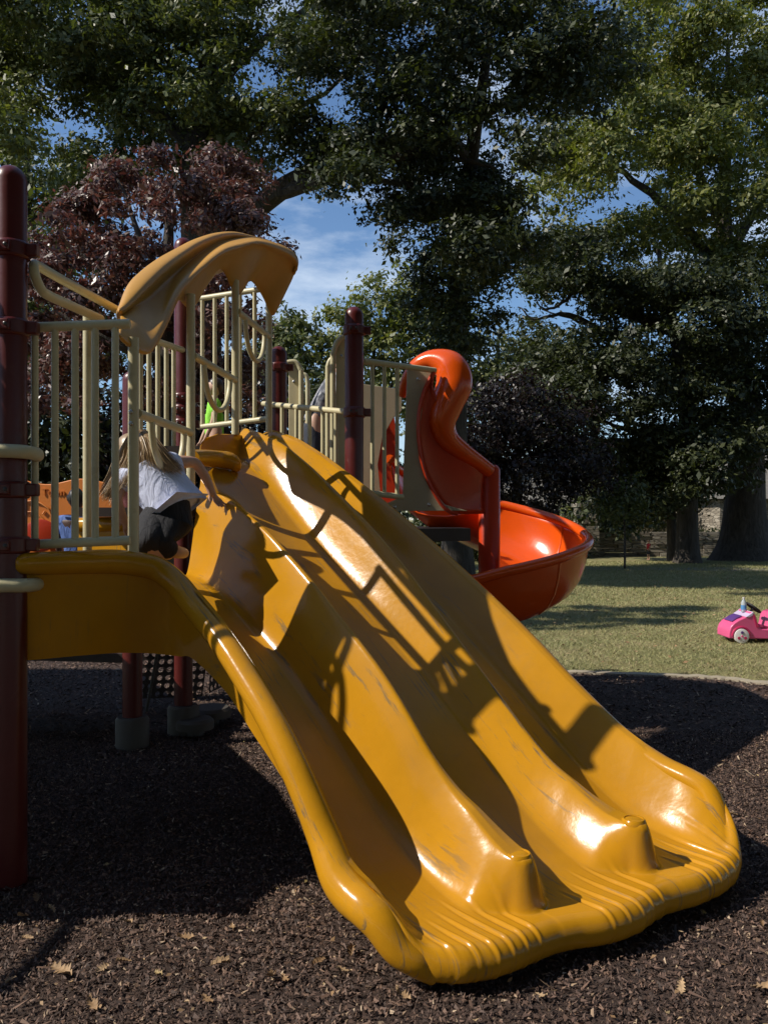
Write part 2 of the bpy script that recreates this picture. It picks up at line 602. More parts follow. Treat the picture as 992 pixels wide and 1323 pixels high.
# far paved path
pth = spline([(-30, 25), (-5, 25.5), (4, 26.0), (9, 25.6), (14, 24.5), (30, 18)], 8)
pv, pf = [], []
for i, p in enumerate(pth):
    pv += [(p[0], p[1] - 0.8, 0.006), (p[0], p[1] + 0.8, 0.006)]
for i in range(len(pth) - 1):
    pf.append((2 * i, 2 * i + 2, 2 * i + 3, 2 * i + 1))
props(link('park_path', mesh('park_path', pv, pf, ASPH)), kind='structure')


# mulch chips: uncountable loose pieces
def poly_inside(x, y):
    px = np.array([p[0] for p in edge]); py = np.array([p[1] for p in edge])
    inside = np.zeros(x.shape, bool)
    j = len(px) - 1
    for i in range(len(px)):
        c = ((py[i] > y) != (py[j] > y)) & (x < (px[j] - px[i]) * (y - py[i]) / (py[j] - py[i] + 1e-12) + px[i])
        inside ^= c
        j = i
    return inside


def chips(n, x0, x1, y0, y1, smin, smax, thin=1.0):
    x = rng.uniform(x0, x1, n); y = rng.uniform(y0, y1, n)
    k = poly_inside(x, y); x, y = x[k], y[k]; n = len(x)
    L = rng.uniform(smin, smax, n) * (0.5 + rng.random(n)); Wd = L * rng.uniform(0.18, 0.5, n) * thin; H = rng.uniform(0.003, 0.012, n)
    a = rng.uniform(0, 6.283, n); ti = rng.normal(0, 0.30, n); ro = rng.normal(0, 0.35, n)
    ca, sa = np.cos(a), np.sin(a)
    base = np.array([(-.5, -.32, 0), (.45, -.5, .3), (.5, .36, 0), (-.42, .5, .8)])
    V = np.zeros((n, 4, 3))
    for i, (u, v, w) in enumerate(base):
        lx = u * L; ly = v * Wd
        lz2 = w * H + lx * np.sin(ti) + ly * np.sin(ro)
        V[:, i, 0] = x + lx * ca - ly * sa
        V[:, i, 1] = y + lx * sa + ly * ca
        V[:, i, 2] = 0.020 + lz2 + rng.random(n) * 0.004
    return V.reshape(-1, 3), np.arange(n * 4).reshape(-1, 4)


V1, Q1 = chips(310000, -2.8, 4.4, 0.9, 6.0, 0.005, 0.020)
V2, Q2 = chips(50000, -5, 5, 6.0, 11, 0.014, 0.035)
V3, Q3 = chips(3500, -2.8, 4.4, 0.9, 7.5, 0.025, 0.055, .36)      # longer splinters
V3[:, 2] += 0.006
props(link('mulch_chips', fast_mesh('mulch_chips', np.concatenate([V1, V2, V3]), np.concatenate([Q1, Q2 + len(V1), Q3 + len(V1) + len(V2)]), CHIP)), kind='stuff')


# grass blades
def blades(n, x0, x1, y0, y1):
    u = rng.random(n)
    y = y0 * (y1 / y0) ** u                      # denser towards the mulch edge
    x = rng.uniform(x0, x1, n)
    k = ~poly_inside(x, y - 0.075); x, y = x[k], y[k]; n = len(x)
    h = rng.uniform(0.016, 0.042, n) * (0.7 + 0.03 * y); w = rng.uniform(0.002, 0.004, n) * (0.5 + 0.08 * y)
    a = rng.uniform(0, 6.283, n); lean = rng.normal(0, 0.035, (n, 2))
    V = np.zeros((n, 3, 3))
    V[:, 0] = np.stack([x - np.cos(a) * w, y - np.sin(a) * w, np.zeros(n)], 1)
    V[:, 1] = np.stack([x + np.cos(a) * w, y + np.sin(a) * w, np.zeros(n)], 1)
    V[:, 2] = np.stack([x + lean[:, 0], y + lean[:, 1], h], 1)
    return V.reshape(-1, 3), np.arange(n * 3).reshape(-1, 3)


V, Q = blades(260000, -2, 14, 7.6, 30)
props(link('grass_blades', fast_mesh('grass_blades', V, Q, BLADE)), kind='stuff')


# ------------------------------------------------------------------ fallen leaves
def oak_leaf_mesh(seed, lobes=4, s=0.05):
    r = random.Random(seed)
    mid, L, Rr = [], [], []
    n = lobes * 2 + 2
    for i in range(n + 1):
        t = i / n
        x = (t - 0.5) * 2 * s
        env = math.sin(math.pi * min(1, t * 0.9 + 0.08)) * s * 0.62
        k = 1.0 if i % 2 else 0.36
        curl = 0.25 * s * (math.sin(t * 3 + seed) + 1)
        mid.append((x, 0, curl * 0.4))
        L.append((x + (0.12 * s if i % 2 else 0), env * k * r.uniform(0.8, 1.15) + 0.001, curl + r.uniform(0, 0.22) * s * k))
        Rr.append((x + (0.12 * s if i % 2 else 0), -env * k * r.uniform(0.8, 1.15) - 0.001, curl * 0.6 + r.uniform(0, 0.3) * s * k))
    v = mid + L + Rr
    f = []
    m = n + 1
    for i in range(n):
        f.append((i, i + 1, m + i + 1, m + i))
        f.append((i + 1, i, 2 * m + i, 2 * m + i + 1))
    b = len(v)                                    # stalk
    v += [(-s, 0.0015, 0.004), (-s, -0.0015, 0.004), (-1.5 * s, 0, 0.006)]
    f.append((b, b + 1, b + 2))
    return mesh('fallen_leaf', v, f, DRY, True)


leafs = [oak_leaf_mesh(k, 3 + k % 3, 0.042 + 0.008 * (k % 3)) for k in range(5)]
LSP = [(285, 1260, 'curled'), (160, 1256, 'narrow'), (80, 1268, ''), (445, 1266, ''), (982, 1290, ''), (48, 1172, ''), (165, 1204, ''), (132, 1264, ''),
       (300, 1209, ''), (240, 1223, ''), (930, 1037, ''), (948, 1062, ''), (350, 1275, ''), (368, 1278, ''), (30, 1195, ''), (66, 1188, ''), (412, 1256, ''),
       (205, 1271, ''), (268, 1305, ''), (120, 1312, ''), (455, 1243, ''), (36, 1225, ''), (880, 1290, ''), (700, 1300, ''), (520, 1300, ''), (985, 1205, ''), (15, 1280, '')]
for i, (px, py, k) in enumerate(LSP):
    d = ground_d(py)
    o = link('fallen_leaf', leafs[i % 5], None, ((px - CX) / FPX * d, d, 0.03))
    sc_ = .78 if i in (0, 2, 4) else random.uniform(0.32, 0.66)
    o.scale = (sc_, sc_ * (0.35 if k == 'narrow' else 1), sc_ * random.uniform(1, 1.8))
    o.rotation_euler = (random.uniform(-.3, .3), random.uniform(-.3, .3), random.uniform(0, 6.28))
    props(o, 'dry tan oak leaf lying loose on the dark bark mulch', 'leaf', 'dry leaves fallen on the mulch')

# small leaf litter on the grass and mulch
n = 1500
y = 7.9 * (26 / 7.9) ** rng.random(n); x = rng.uniform(-1, 13, n)
m2 = 700
y = np.concatenate([y, rng.uniform(2, 7, m2)]); x = np.concatenate([x, rng.uniform(-2, 4, m2)]); n += m2
a = rng.uniform(0, 6.283, n); s = np.where(np.arange(n) < n - m2, rng.uniform(0.014, 0.036, n), rng.uniform(0.006, 0.014, n))
V = np.zeros((n, 4, 3))
for i, (u, v) in enumerate(((-1, 0), (0, -.5), (1, 0), (0, .5))):
    V[:, i] = np.stack([x + s * (u * np.cos(a) - v * np.sin(a)), y + s * (u * np.sin(a) + v * np.cos(a)), 0.034 + s * rng.uniform(0, 0.9, n)], 1)
props(link('leaf_litter', fast_mesh('leaf_litter', V.reshape(-1, 3), np.arange(n * 4).reshape(-1, 4), DRY)), kind='stuff')

# ------------------------------------------------------------------ PLAY STRUCTURE
PS = empty('play_structure', (-0.6, 5.0, 0), 'playground climbing structure with wide yellow three-lane slide, maroon posts and orange spiral slide', 'playground')


def part(o, label=None):
    """parent o to the play structure keeping world coordinates"""
    o.parent = PS
    o.matrix_parent_inverse = Matrix.Translation(-PS.location)
    if label: o['label'] = label
    return o


def sub(o, p):
    o.parent = p
    o.matrix_parent_inverse = p.matrix_parent_inverse @ Matrix.Identity(4) if False else Matrix.Identity(4)
    return o


# --- the wide slide: heights h over (w across, s down the run)
O2 = np.array([-0.10, 2.85]); D2 = np.array([.65606, -.75471]); W2 = np.array([.75471, .65606])
cl = np.array([(-2.0, 1.37), (-1.59, 1.328), (-1.32, 1.282), (-1.1, 1.202), (-.87, 1.08), (-.67, .941), (-.5, .816), (-.35, .671), (-.25, .56), (-.16, .45), (-.07, .36), (0, .325), (.08, .315), (.15, .29), (.20, .235), (.26, .18), (.4, .168)])
c1 = np.array([(-2.4, 1.88), (-2.25, 1.84), (-2.15, 1.74), (-2.05, 1.66), (-1.7, 1.589), (-1.33, 1.417), (-.96, 1.188), (-.81, 1.08), (-.51, .873), (-.35, .735), (-.17, .545), (-.04, .445), (.13, .375), (.24, .335), (.4, .325)])
c2 = np.array([(-2.8, 2.11), (-2.61, 2.085), (-2.36, 2.031), (-2.07, 1.931), (-1.78, 1.775), (-1.51, 1.606), (-1.22, 1.418), (-.99, 1.24), (-.71, .995), (-.48, .79), (-.35, .68), (-.2, .545), (-.05, .43), (.13, .36), (.29, .337), (.5, .33)])
c3 = np.array([(-3.2, 2.18), (-2.99, 2.161), (-2.65, 2.07), (-2.34, 1.934), (-2.04, 1.778), (-1.71, 1.605), (-1.24, 1.334), (-.83, 1.077), (-.57, .902), (-.33, .723), (-.06, .544), (.14, .459), (.29, .43), (.38, .405), (.44, .35), (.50, .26), (.55, .2), (.65, .17)])
b1 = np.array([(-2.1, 1.24), (-1.65, 1.20), (-1.35, 1.06), (-1.0, .87), (-.7, .665), (-.5, .505), (-.3, .35), (-.1, .23), (.08, .178), (.25, .166), (.6, .166)])
b2 = np.array([(-2.7, 1.88), (-2.3, 1.87), (-2.17, 1.82), (-1.9, 1.62), (-1.5, 1.33), (-1.0, 1.01), (-.5, .63), (-.2, .385), (0, .26), (.15, .195), (.3, .168), (.6, .166)])
b3 = np.array([(-3.0, 2.02), (-2.7, 1.98), (-2.3, 1.77), (-2.0, 1.60), (-1.5, 1.28), (-1.0, 1.0), (-.5, .635), (-.2, .405), (0, .275), (.15, .205), (.32, .172), (.6, .166)])


def sm(tab, x):
    """smooth interpolation: average of a few linear samples"""
    x = np.asarray(x, float)
    return sum(np.interp(x + o, tab[:, 0], tab[:, 1]) * w for o, w in ((-.09, .12), (-.045, .22), (0, .32), (.045, .22), (.09, .12)))


WL = [0.0, 0.533, 1.130, 1.645]
lipw = np.array([(-.05, .10), (0, .135), (.02, .215), (.077, .305), (.144, .381), (.246, .43), (.338, .445), (.426, .45), (.519, .462), (.60, .49), (.68, .53), (.75, .553), (.85, .566), (.967, .553), (1.05, .553), (1.12, .57), (1.2, .592), (1.36, .605), (1.48, .592), (1.55, .573), (1.60, .535), (1.645, .47)])
topw = np.array([(-.1, -1.40), (0, -1.50), (.42, -1.91), (1.02, -2.45), (1.645, -2.99)])


def rib(w, s, slip):
    """raised finger ribs running up from the lip; slip = distance to the lip along the run"""
    out = 0
    for w0, w1, nn in ((0.10, 0.46, 6), (0.68, 1.04, 5), (1.24, 1.56, 5)):
        for k in range(nn):
            wc = w0 + (w1 - w0) * (k + .5) / nn + 0.05 * (slip) * (k / nn - .3)
            d = (w - wc)
            ln = 0.36 - 0.05 * abs(k - nn / 2)
            amp = np.clip((ln - slip) / 0.16, 0, 1)
            out = out + amp * (0.0082 * np.exp(-(d / 0.0060) ** 2) - 0.0062 * np.exp(-((d + 0.0115) / 0.0062) ** 2))
    return out


SC_END = (.27, .35)          # where the two dividers end, down the run


def slide_h(w, s):
    cr_ = [sm(cl, s) - .03, sm(c1, s), sm(c2, s), sm(c3, s) - .03]
    bb = [sm(b1, s), sm(b2, s), sm(b3, s)]
    h = np.zeros_like(w)
    lip = np.interp(w, lipw[:, 0], lipw[:, 1])
    for k in range(3):
        mk = (w >= WL[k] - (1e-9 if k else 9)) & (w <= WL[k + 1] + (9 if k == 2 else 0))
        L = WL[k + 1] - WL[k]
        hh = bb[k].copy()
        walls = []
        for side in (0, 1):
            line = k + side
            d = np.clip(w - WL[k], 0, L) if side == 0 else L - np.clip(w - WL[k], 0, L)
            crest = cr_[line]
            if line in (1, 2):
                sc = SC_END[line - 1]
                d = np.where(s > sc, np.hypot(d, s - sc), d)      # rounded end of the divider
                g = np.clip((s - sc + .45) / .45, 0, 1)
                e = .010 + .036 * g
                wd = .165 - .115 * np.clip((s - sc + .10) / .12, 0, 1) ** 1.5
                crest = np.where(s > sc, np.interp(sc, (cr_t := (c1, c2)[line - 1])[:, 0], cr_t[:, 1]), crest)
            else:
                e, wd = .03, (.17 - .085 * np.clip((s + .45) / .35, 0, 1) if line == 0 else .17)
            a_ = np.clip((d - e) / wd, 0, 1)
            walls.append((crest - bb[k]) * (1 - a_) ** 2 * (1 + 1.2 * a_))
        hh = bb[k] + np.maximum(*walls) + 0.04 * (2 * np.clip(w - WL[k], 0, L) / L - 1) ** 2 * np.clip((.25 - s) / .2, 0, 1)
        h = np.where(mk, hh, h)
    return h + rib(w, s, lip - s)


nw, ns, nr_ = 520, 260, 14
RF = .061
wv = np.linspace(0.0, 1.645, nw)
u = np.linspace(0, 1, ns) ** .9
st = np.interp(wv, topw[:, 0], topw[:, 1]); lipv = np.interp(wv, lipw[:, 0], lipw[:, 1])
for _ in range(12): lipv[1:-1] = (lipv[:-2] + 2 * lipv[1:-1] + lipv[2:]) / 4
sb = lipv - RF
G = st[None, :] + (sb - st)[None, :] * u[:, None]
Wg = np.repeat(wv[None, :], ns, 0)
Hg = slide_h(Wg, G)
for _ in range(2):                            # soften the moulded plastic
    A = Hg.copy()
    A[:, 1:-1] = (Hg[:, :-2] + 2 * Hg[:, 1:-1] + Hg[:, 2:]) / 4
    A[1:-12, :] = (A[:-13, :] + 2 * A[1:-12, :] + A[2:-11, :]) / 4
    Hg = A
# the bed rolls over the rounded front lip
he = Hg[-1]
rw = rib(wv, sb, np.zeros(nw))
Ga, Ha = [], []
for q in range(1, nr_ + 1):
    ph = R(178) * q / nr_
    fade = max(0.0, 1 - ph / R(95))
    rr_ = RF + rw * fade * 1.1
    Ga.append(sb + rr_ * math.sin(ph)); Ha.append(he - rw * 1.0 - RF + rr_ * math.cos(ph))
G = np.concatenate([G, np.array(Ga)]); Hg = np.concatenate([Hg, np.array(Ha)])
ns += nr_
Wg = np.repeat(wv[None, :], ns, 0)
xy = O2[None, None, :] + G[..., None] * D2 + Wg[..., None] * W2
sv = np.concatenate([xy, Hg[..., None]], -1).reshape(-1, 3)
ii = np.arange(nw * ns).reshape(ns, nw)
sq = np.stack([ii[:-1, :-1], ii[1:, :-1], ii[1:, 1:], ii[:-1, 1:]], -1).reshape(-1, 4)

SB = MB()


def P3(w, s, h):
    p = O2 + s * D2 + w * W2
    return (p[0], p[1], h)


# rolled rim: left side, round the lip, right side
rim = [(-1.50, 3.48, 1.335, .035), (-1.45, 3.495, 1.335, .046), (-1.30, 3.60, 1.335, .05), (-1.18, 3.70, 1.333, .053), (-1.08, 3.76, 1.318, .054), (-1.0, 3.79, 1.290, .054), (-.91, 3.76, 1.225, .054)]
for s, r in ((-1.1, .054), (-.87, .054), (-.67, .054), (-.5, .054), (-.35, .055), (-.25, .056), (-.16, .060), (-.07, .066), (0.0, .068), (.08, .064)):
    rim.append((*P3(0.0 - (0.012 if s > -.1 else 0), s, float(sm(cl, s)) - r), r))
rim.append((*P3(.002, .135, .275 - .062), .062))
for w, s, h, r in ((.030, .19, .205, .058), (.07, .235, .165, .052), (.12, .265, .12, .04)):
    rim.append((*P3(w, s, h - .058), r))
SB.tube([p[:3] for p in spline(rim, 14)], [p[3] for p in spline(rim, 14)], 22)
rim = [(*P3(1.46, .50, .06), .05), (*P3(1.54, .49, .10), .054), (*P3(1.60, .46, .18), .054), (*P3(1.632, .41, .285), .054)]
for s, r in ((.36, .052),):
    rim.append((*P3(1.645, s, float(sm(c3, s)) - .05), .05))
for s in (.29, .14, -.06, -.33, -.57, -.83, -1.24, -1.71, -2.04, -2.34, -2.65, -2.90):
    rim.append((*P3(1.645, s, float(sm(c3, s)) - .05), .05))
rim.append((-0.86, 6.28, 2.11, .05))
rs = spline(rim, 14)
SB.tube([p[:3] for p in rs], [p[3] for p in rs], 22)
# left skirt under the rim
skt = [(-1.50, 3.49, 1.34, .93), (-1.44, 3.515, 1.34, .93), (-1.30, 3.615, 1.335, .93), (-1.18, 3.715, 1.333, .925), (-1.08, 3.775, 1.315, .915), (-1.0, 3.80, 1.285, .905), (-.92, 3.775, 1.23, .90), (-.84, 3.70, 1.17, .90)]
for s, b in ((-.87, .79), (-.67, .66), (-.5, .555), (-.35, .45), (-.25, .37), (-.12, .28), (0, .2), (.15, .1)):
    skt.append((*P3(0.015, s, float(sm(cl, s)) - .06), b))
sk = spline(skt, 6)
v = [p[:3] for p in sk] + [(p[0], p[1] + .05, p[3]) for p in sk]
v2 = [(p[0] + .02, p[1] + .02, p[2]) for p in sk] + [(p[0] + .02, p[1] + .07, p[3]) for p in sk]
N = len(sk)
SB.add(v + v2, [(i, i + 1, N + i + 1, N + i) for i in range(N - 1)] + [(2 * N + i, 3 * N + i, 3 * N + i + 1, 2 * N + i + 1) for i in range(N - 1)] +
       [(N + i, N + i + 1, 3 * N + i + 1, 3 * N + i) for i in range(N - 1)])
# right skirt
skr = spline([(*P3(1.635, s, float(sm(c3, s)) - .05), max(.10, float(sm(c3, s)) - .24)) for s in (.44, .29, .14, -.06, -.33, -.57, -.83, -1.24, -1.71, -2.04, -2.34, -2.65, -2.9)], 5)
N = len(skr)
SB.add([p[:3] for p in skr] + [(p[0], p[1], p[3]) for p in skr], [(i, i + 1, N + i + 1, N + i) for i in range(N - 1)])
# posts ending the two dividers
for w, s, ht in ((.533, .262, .342), (1.130, .342, .346)):
    c = P3(w, s, 0)
    SB.lathe([(.050, .20), (.050, ht - .018), (.046, ht - .006), (.041, ht), (.036, ht), (.035, ht - .004), (.031, ht - .002), (.01, ht - .001)], 28, c)
# rolled entry lips of the second and third lanes, side faces
SB.tube(spline([at(247, 593, 4.62), at(262, 592, 4.78), at(280, 593, 4.93), at(295, 595, 4.98), at(303, 600, 4.99), at(306, 608, 5.03)], 6), [.05] * 20 + [.049, .048, .046, .044, .042, .039, .036, .032, .028, .022, .012], 14)
SBO = SB.build('wide_slide_rim', YELLOW)
# join rim and bed into one moulded part
me0 = SBO.data
nv0 = len(me0.vertices)
allv = np.zeros((nv0, 3), np.float32); me0.vertices.foreach_get('co', allv.ravel())
bm = bmesh.new(); bm.from_mesh(me0)
bv = [bm.verts.new(p) for p in sv]
for q in sq:
    f = bm.faces.new([bv[i] for i in q]); f.smooth = True
# back wall behind the top of the third lane, rising to the rounded top
me1 = bpy.data.meshes.new('wide_slide'); bm.to_mesh(me1); bm.free()
me1.materials.append(YELLOW)
COL.objects.unlink(SBO); bpy.data.objects.remove(SBO)
SLIDE = part(link('wide_slide', me1), 'wide yellow plastic slide with three lanes and ribbed lip')


def dome_wall():
    """rounded side wall between the second and third entries"""
    mb = MB()
    a = [at(255, 590, 4.9), at(257, 575, 4.93), at(264, 564, 4.98), at(280, 558, 5.13), at(300, 557, 5.33), at(303, 575, 5.3), at(298, 592, 5.18)]
    b = [p + Vector((0.10, 0.30, 0)) for p in a]
    n = len(a)
    mb.add(a + b, [tuple(range(n))] + [(i, i + 1, n + i + 1, n + i) for i in range(n - 1)])
    return mb


part(dome_wall().build('slide_entry_wall', YELLOW, None, True, 0.02))

# --- posts
POSTS = {}


def post(px, d, top, r=0.0635, base=-0.05, clamps=(), foot=False, x=None):
    cx_ = (px - CX) / FPX * d if x is None else x
    mb = MB()
    prof = [(r, base), (r, top - r)] + [(r * math.cos(a), top - r + r * math.sin(a)) for a in (R(15), R(30), R(45), R(60), R(75), R(86))]
    mb.lathe(prof, 28, (cx_, d, 0))
    o = part(mb.build('post', MAROON))
    for z in clamps:
        cb = MB()
        cb.lathe([(r + .003, z - .035), (r + .012, z - .030), (r + .012, z + .030), (r + .003, z + .035)], 28, (cx_, d, 0))
        cb.box((cx_ + r, d - .022, z - .026), (cx_ + r + .05, d + .022, z + .026))
        cb.box((cx_ - .03, d - r - .03, z - .022), (cx_ + .03, d - r + .004, z + .022))
        c = sub(cb.build('post_clamp', MAROON, None, True, 0.006), o)
        if d < 6:
            for sx in (-.018, .018):
                sub(MB().lathe([(.008, 0), (.008, .005), (.004, .008)], 8, (cx_ + sx, d - r - .03, z), Matrix.Rotation(R(90), 3, 'X')).build('bolt', STEELM), o)
    if foot:
        fb = MB()
        fb.lathe([(r + .045, -.02), (r + .045, .20), (r + .03, .22), (r + .004, .22)], 24, (cx_, d, 0))
        sub(fb.build('footing_sleeve', POD), o)
    return o


def zpx(py, d): return EYE - (py - HY) / FPX * d


post(14, 3.5, zpx(214, 3.5), clamps=[zpx(324, 3.5), zpx(424, 3.5), zpx(633, 3.5), zpx(704, 3.5)])
post(457.5, 5.75, zpx(396, 5.75), clamps=[zpx(427, 5.75), zpx(533, 5.75)])
post(237, 5.95, zpx(307, 5.95), clamps=[zpx(515, 5.95), zpx(530, 5.95), zpx(548, 5.95)], foot=True)
post(360, 6.5, zpx(447, 6.5), clamps=[zpx(475, 6.5)])
post(171, 5.6, zpx(479, 5.6), foot=True)
post(360, 8.2, 2.3)
post(455, 8.0, 2.4)


# --- railing helpers
def bar(name, a, b, r, parent=None, mat=BEIGE, n=10):
    mb = MB(); mb.tube([a, b], r, n)
    o = mb.build(name, mat)
    return sub(o, parent) if parent else part(o)


def panel(xs, top, bot, r=.0150, rail_r=.021, nm='railing_panel', ends=(True, True)):
    """picket panel between two ends; xs = pixel columns; top/bot = ((px,py,d),(px,py,d))"""
    a0, a1 = at(*top[0]), at(*top[1]); b0, b1 = at(*bot[0]), at(*bot[1])
    mb = MB(); mb.tube([a0, a1], rail_r, 12)
    p = part(mb.build(nm, BEIGE))
    bar('bottom_rail', b0, b1, rail_r, p)
    for x in xs:
        def hit(u, v):
            # parameter where the segment crosses the pixel column
            k = (x - CX) / FPX
            t = (k * u.y - u.x) / ((v.x - u.x) - k * (v.y - u.y))
            return u.lerp(v, t)
        bar('picket', hit(a0, a1), hit(b0, b1), r, p)
    return p


# front panel beside the near post
pa = panel([45, 71, 97, 123, 149], ((35, 423, 3.56), (168, 418, 3.6)), ((30, 704, 3.56), (168, 698, 3.6)))
# handrail loop running back from the near post, with its upright
hl = [at(130, 412, 4.13), at(90, 394, 3.85), at(62, 381, 3.66), at(52, 372, 3.58), at(45, 355, 3.54), at(44, 342, 3.55), at(52, 345, 3.62), at(80, 361, 3.80), at(120, 383, 4.10), at(158, 404, 4.39)]
mb = MB(); mb.tube([Vector(p) for p in spline(hl, 6)], .021, 12)
hr_ = part(mb.build('handrail_loop', BEIGE))
bar('handrail_upright', at(113, 404, 4.1), at(113, 712, 4.1), .021, hr_)

# hood posts (four uprights along the stepped entry) with sit bars between
HP = [(172.5, 3.75, 436, 716), (246.5, 4.57, 380, 628), (304, 5.37, 362, 556), (347.5, 6.07, 380, 552)]
for px, d, y0, y1 in HP:
    o = part(MB().tube([at(px, y0, d), at(px, y1 + 6, d)], .0235, 14).build('hood_upright', BEIGE))
    if px < 200:
        for yy in (533, 548):
            q = at(px, yy, d)
            sub(MB().lathe([(.010, 0), (.010, .006), (.006, .010)], 12, q + Vector((-.004, -.0225, 0)), Matrix.Rotation(R(90), 3, 'X')).build('bolt', BOLT), o)
for (a, b) in (((178, 534, 3.77), (246, 559, 4.56)), ((250, 459.5, 4.57), (304, 491, 5.36)), ((307, 402, 5.37), (347, 434, 6.06))):
    A, B = at(*a), at(*b)
    o = part(MB().tube([A, B], .021, 12).build('sit_bar', BEIGE))
    w0, w1 = A.lerp(B, .22), A.lerp(B, .86)
    dv = (w1 - w0)
    pts = [w0] + [w0 + dv * (.5 - .5 * math.cos(t)) + Vector((0, 0, -.235 * math.sin(t))) for t in [R(10 * k) for k in range(1, 18)]] + [w1]
    # flatten the ends to a U
    pts = [Vector(p) for p in pts]
    sub(MB().tube(pts, .0165, 10).build('grip_loop', BEIGE), o)

# far-end guard panel and left side guard
panel([261.5, 277.5, 293, 310, 329], ((256, 386, 6.45), (346, 372, 6.1)), ((256, 552, 6.45), (346, 541, 6.1)))
panel([181.5, 192.5, 204, 215, 224.5], ((176, 432, 5.0), (236, 452, 5.9)), ((176, 612, 5.0), (236, 606, 5.9)))
# low guard between the two far posts
panel([364.5, 383, 400, 417, 434], ((340, 521.5, 6.5), (452, 532.5, 5.78)), ((340, 668, 6.5), (452, 668, 5.78)))

# --- hood over the slide entry
ST = [  # depth, back edge, back ridge, groove, front lip, under, scallop
    (3.70, (152, 412), (153, 402), (156, 410), (152, 431), (158, 436), (160, 436)),
    (3.80, (166, 372), (166, 391), (170, 400), (168, 442), (173, 446), (174, 440)),
    (3.95, (184, 352), (188, 368), (190, 388), (190, 448), (193, 452), (194, 450)),
    (4.15, (206, 336), (212, 345), (212, 366), (208, 420), (212, 422), (209, 416)),
    (4.40, (228, 324), (236, 327), (236, 345), (228, 376), (232, 380), (227, 386)),
    (4.65, (250, 313), (258, 313), (262, 326), (254, 350), (258, 354), (247, 399)),
    (4.90, (276, 305), (282, 304), (288, 313), (282, 327), (284, 332), (266, 368)),
    (5.10, (300, 303), (304, 302), (310, 308), (304, 318), (306, 324), (286, 348)),
    (5.30, (318, 306), (324, 306), (332, 309), (330, 313), (330, 321), (305, 383)),
    (5.50, (336, 312), (344, 311), (352, 314), (352, 317), (350, 327), (321, 362)),
    (5.68, (350, 320), (360, 319), (370, 321), (371, 325), (367, 338), (337, 380)),
    (5.80, (358, 332), (370, 330), (380, 330), (383, 336), (378, 352), (351, 408)),
    (5.86, (360, 350), (370, 346), (380, 345), (382, 350), (374, 362), (356, 394)),
]
OFF = (0.95, 0.66, 0.40, 0.18, 0.25, -0.14, -0.06, -0.06)
rows = []
for d, *pp in ST:
    d = 3.78 + (d - 3.7) * 1.075
    kq = 1 if d < 5.5 else .35
    pp = [(pp[1][0] + 10 - 16 * (1 - kq), pp[1][1] + 46 * kq), (pp[1][0] + 6 - 10 * (1 - kq), pp[1][1] + 18 * kq)] + pp
    rows.append([np.array(at(px, py, d + o)) for (px, py), o in zip(pp, OFF)])
cols = [spline([r[k] for r in rows], 6) for k in range(8)]
grid = [spline([c[i] for c in cols], 6) for i in range(len(cols[0]))]
nr, nc = len(grid), len(grid[0])
hv = [p for r in grid for p in r]
hf = [(i * nc + k, i * nc + k + 1, (i + 1) * nc + k + 1, (i + 1) * nc + k) for i in range(nr - 1) for k in range(nc - 1)]
mb = MB(); mb.add(hv, hf)
hood = part(mb.build('slide_hood', TAN, auto=70), 'arched ochre plastic hood over the slide entry')
s_ = hood.modifiers.new('thickness', 'SOLIDIFY'); s_.thickness = 0.022; s_.offset = 0
b_ = hood.modifiers.new('round', 'SUBSURF'); b_.levels = 1; b_.render_levels = 1

# --- decks and steps under the entries
def deck(poly, z, t=0.05, nm='deck'):
    n = len(poly)
    mb = MB()
    mb.add([(x, y, z - t) for x, y in poly] + [(x, y, z) for x, y in poly],
           [tuple(range(n - 1, -1, -1)), tuple(range(n, 2 * n))] + [(i, (i + 1) % n, n + (i + 1) % n, n + i) for i in range(n)])
    return part(mb.build(nm, DECKM, smooth=False))


deck([(-1.50, 3.70), (-1.24, 3.80), (-1.07, 4.02), (-1.05, 4.58), (-1.62, 4.58)], 1.17)
deck([(-1.66, 4.60), (-1.05, 4.60), (-.98, 5.36), (-1.6, 5.36)], 1.58)
deck([(-1.62, 5.38), (-.97, 5.38), (-.85, 6.12), (-1.30, 6.5), (-1.35, 7.2), (-1.62, 7.2)], 1.98)
deck([(-.72, 5.90), (-.14, 5.72), (.62, 6.1), (.62, 7.4), (-.2, 8.1), (-1.0, 8.1), (-1.28, 7.2), (-1.25, 6.25)], 1.45, 0.09)
deck([(-3.4, 5.9), (-1.7, 5.65), (-1.7, 6.6), (-3.4, 6.6)], 0.62, 0.06, 'transfer_step')
# low yellow curb behind the front panel
part(MB().tube([at(100, 678, 4.9), at(172, 677, 4.75)], .042, 14).build('entry_curb', YELLOW))
mb = MB(); mb.add([at(100, 682, 4.9), at(172, 681, 4.75), at(172, 716, 4.75), at(100, 716, 4.9)], [(0, 1, 2, 3)])
part(mb.build('entry_curb_face', YELLOW))

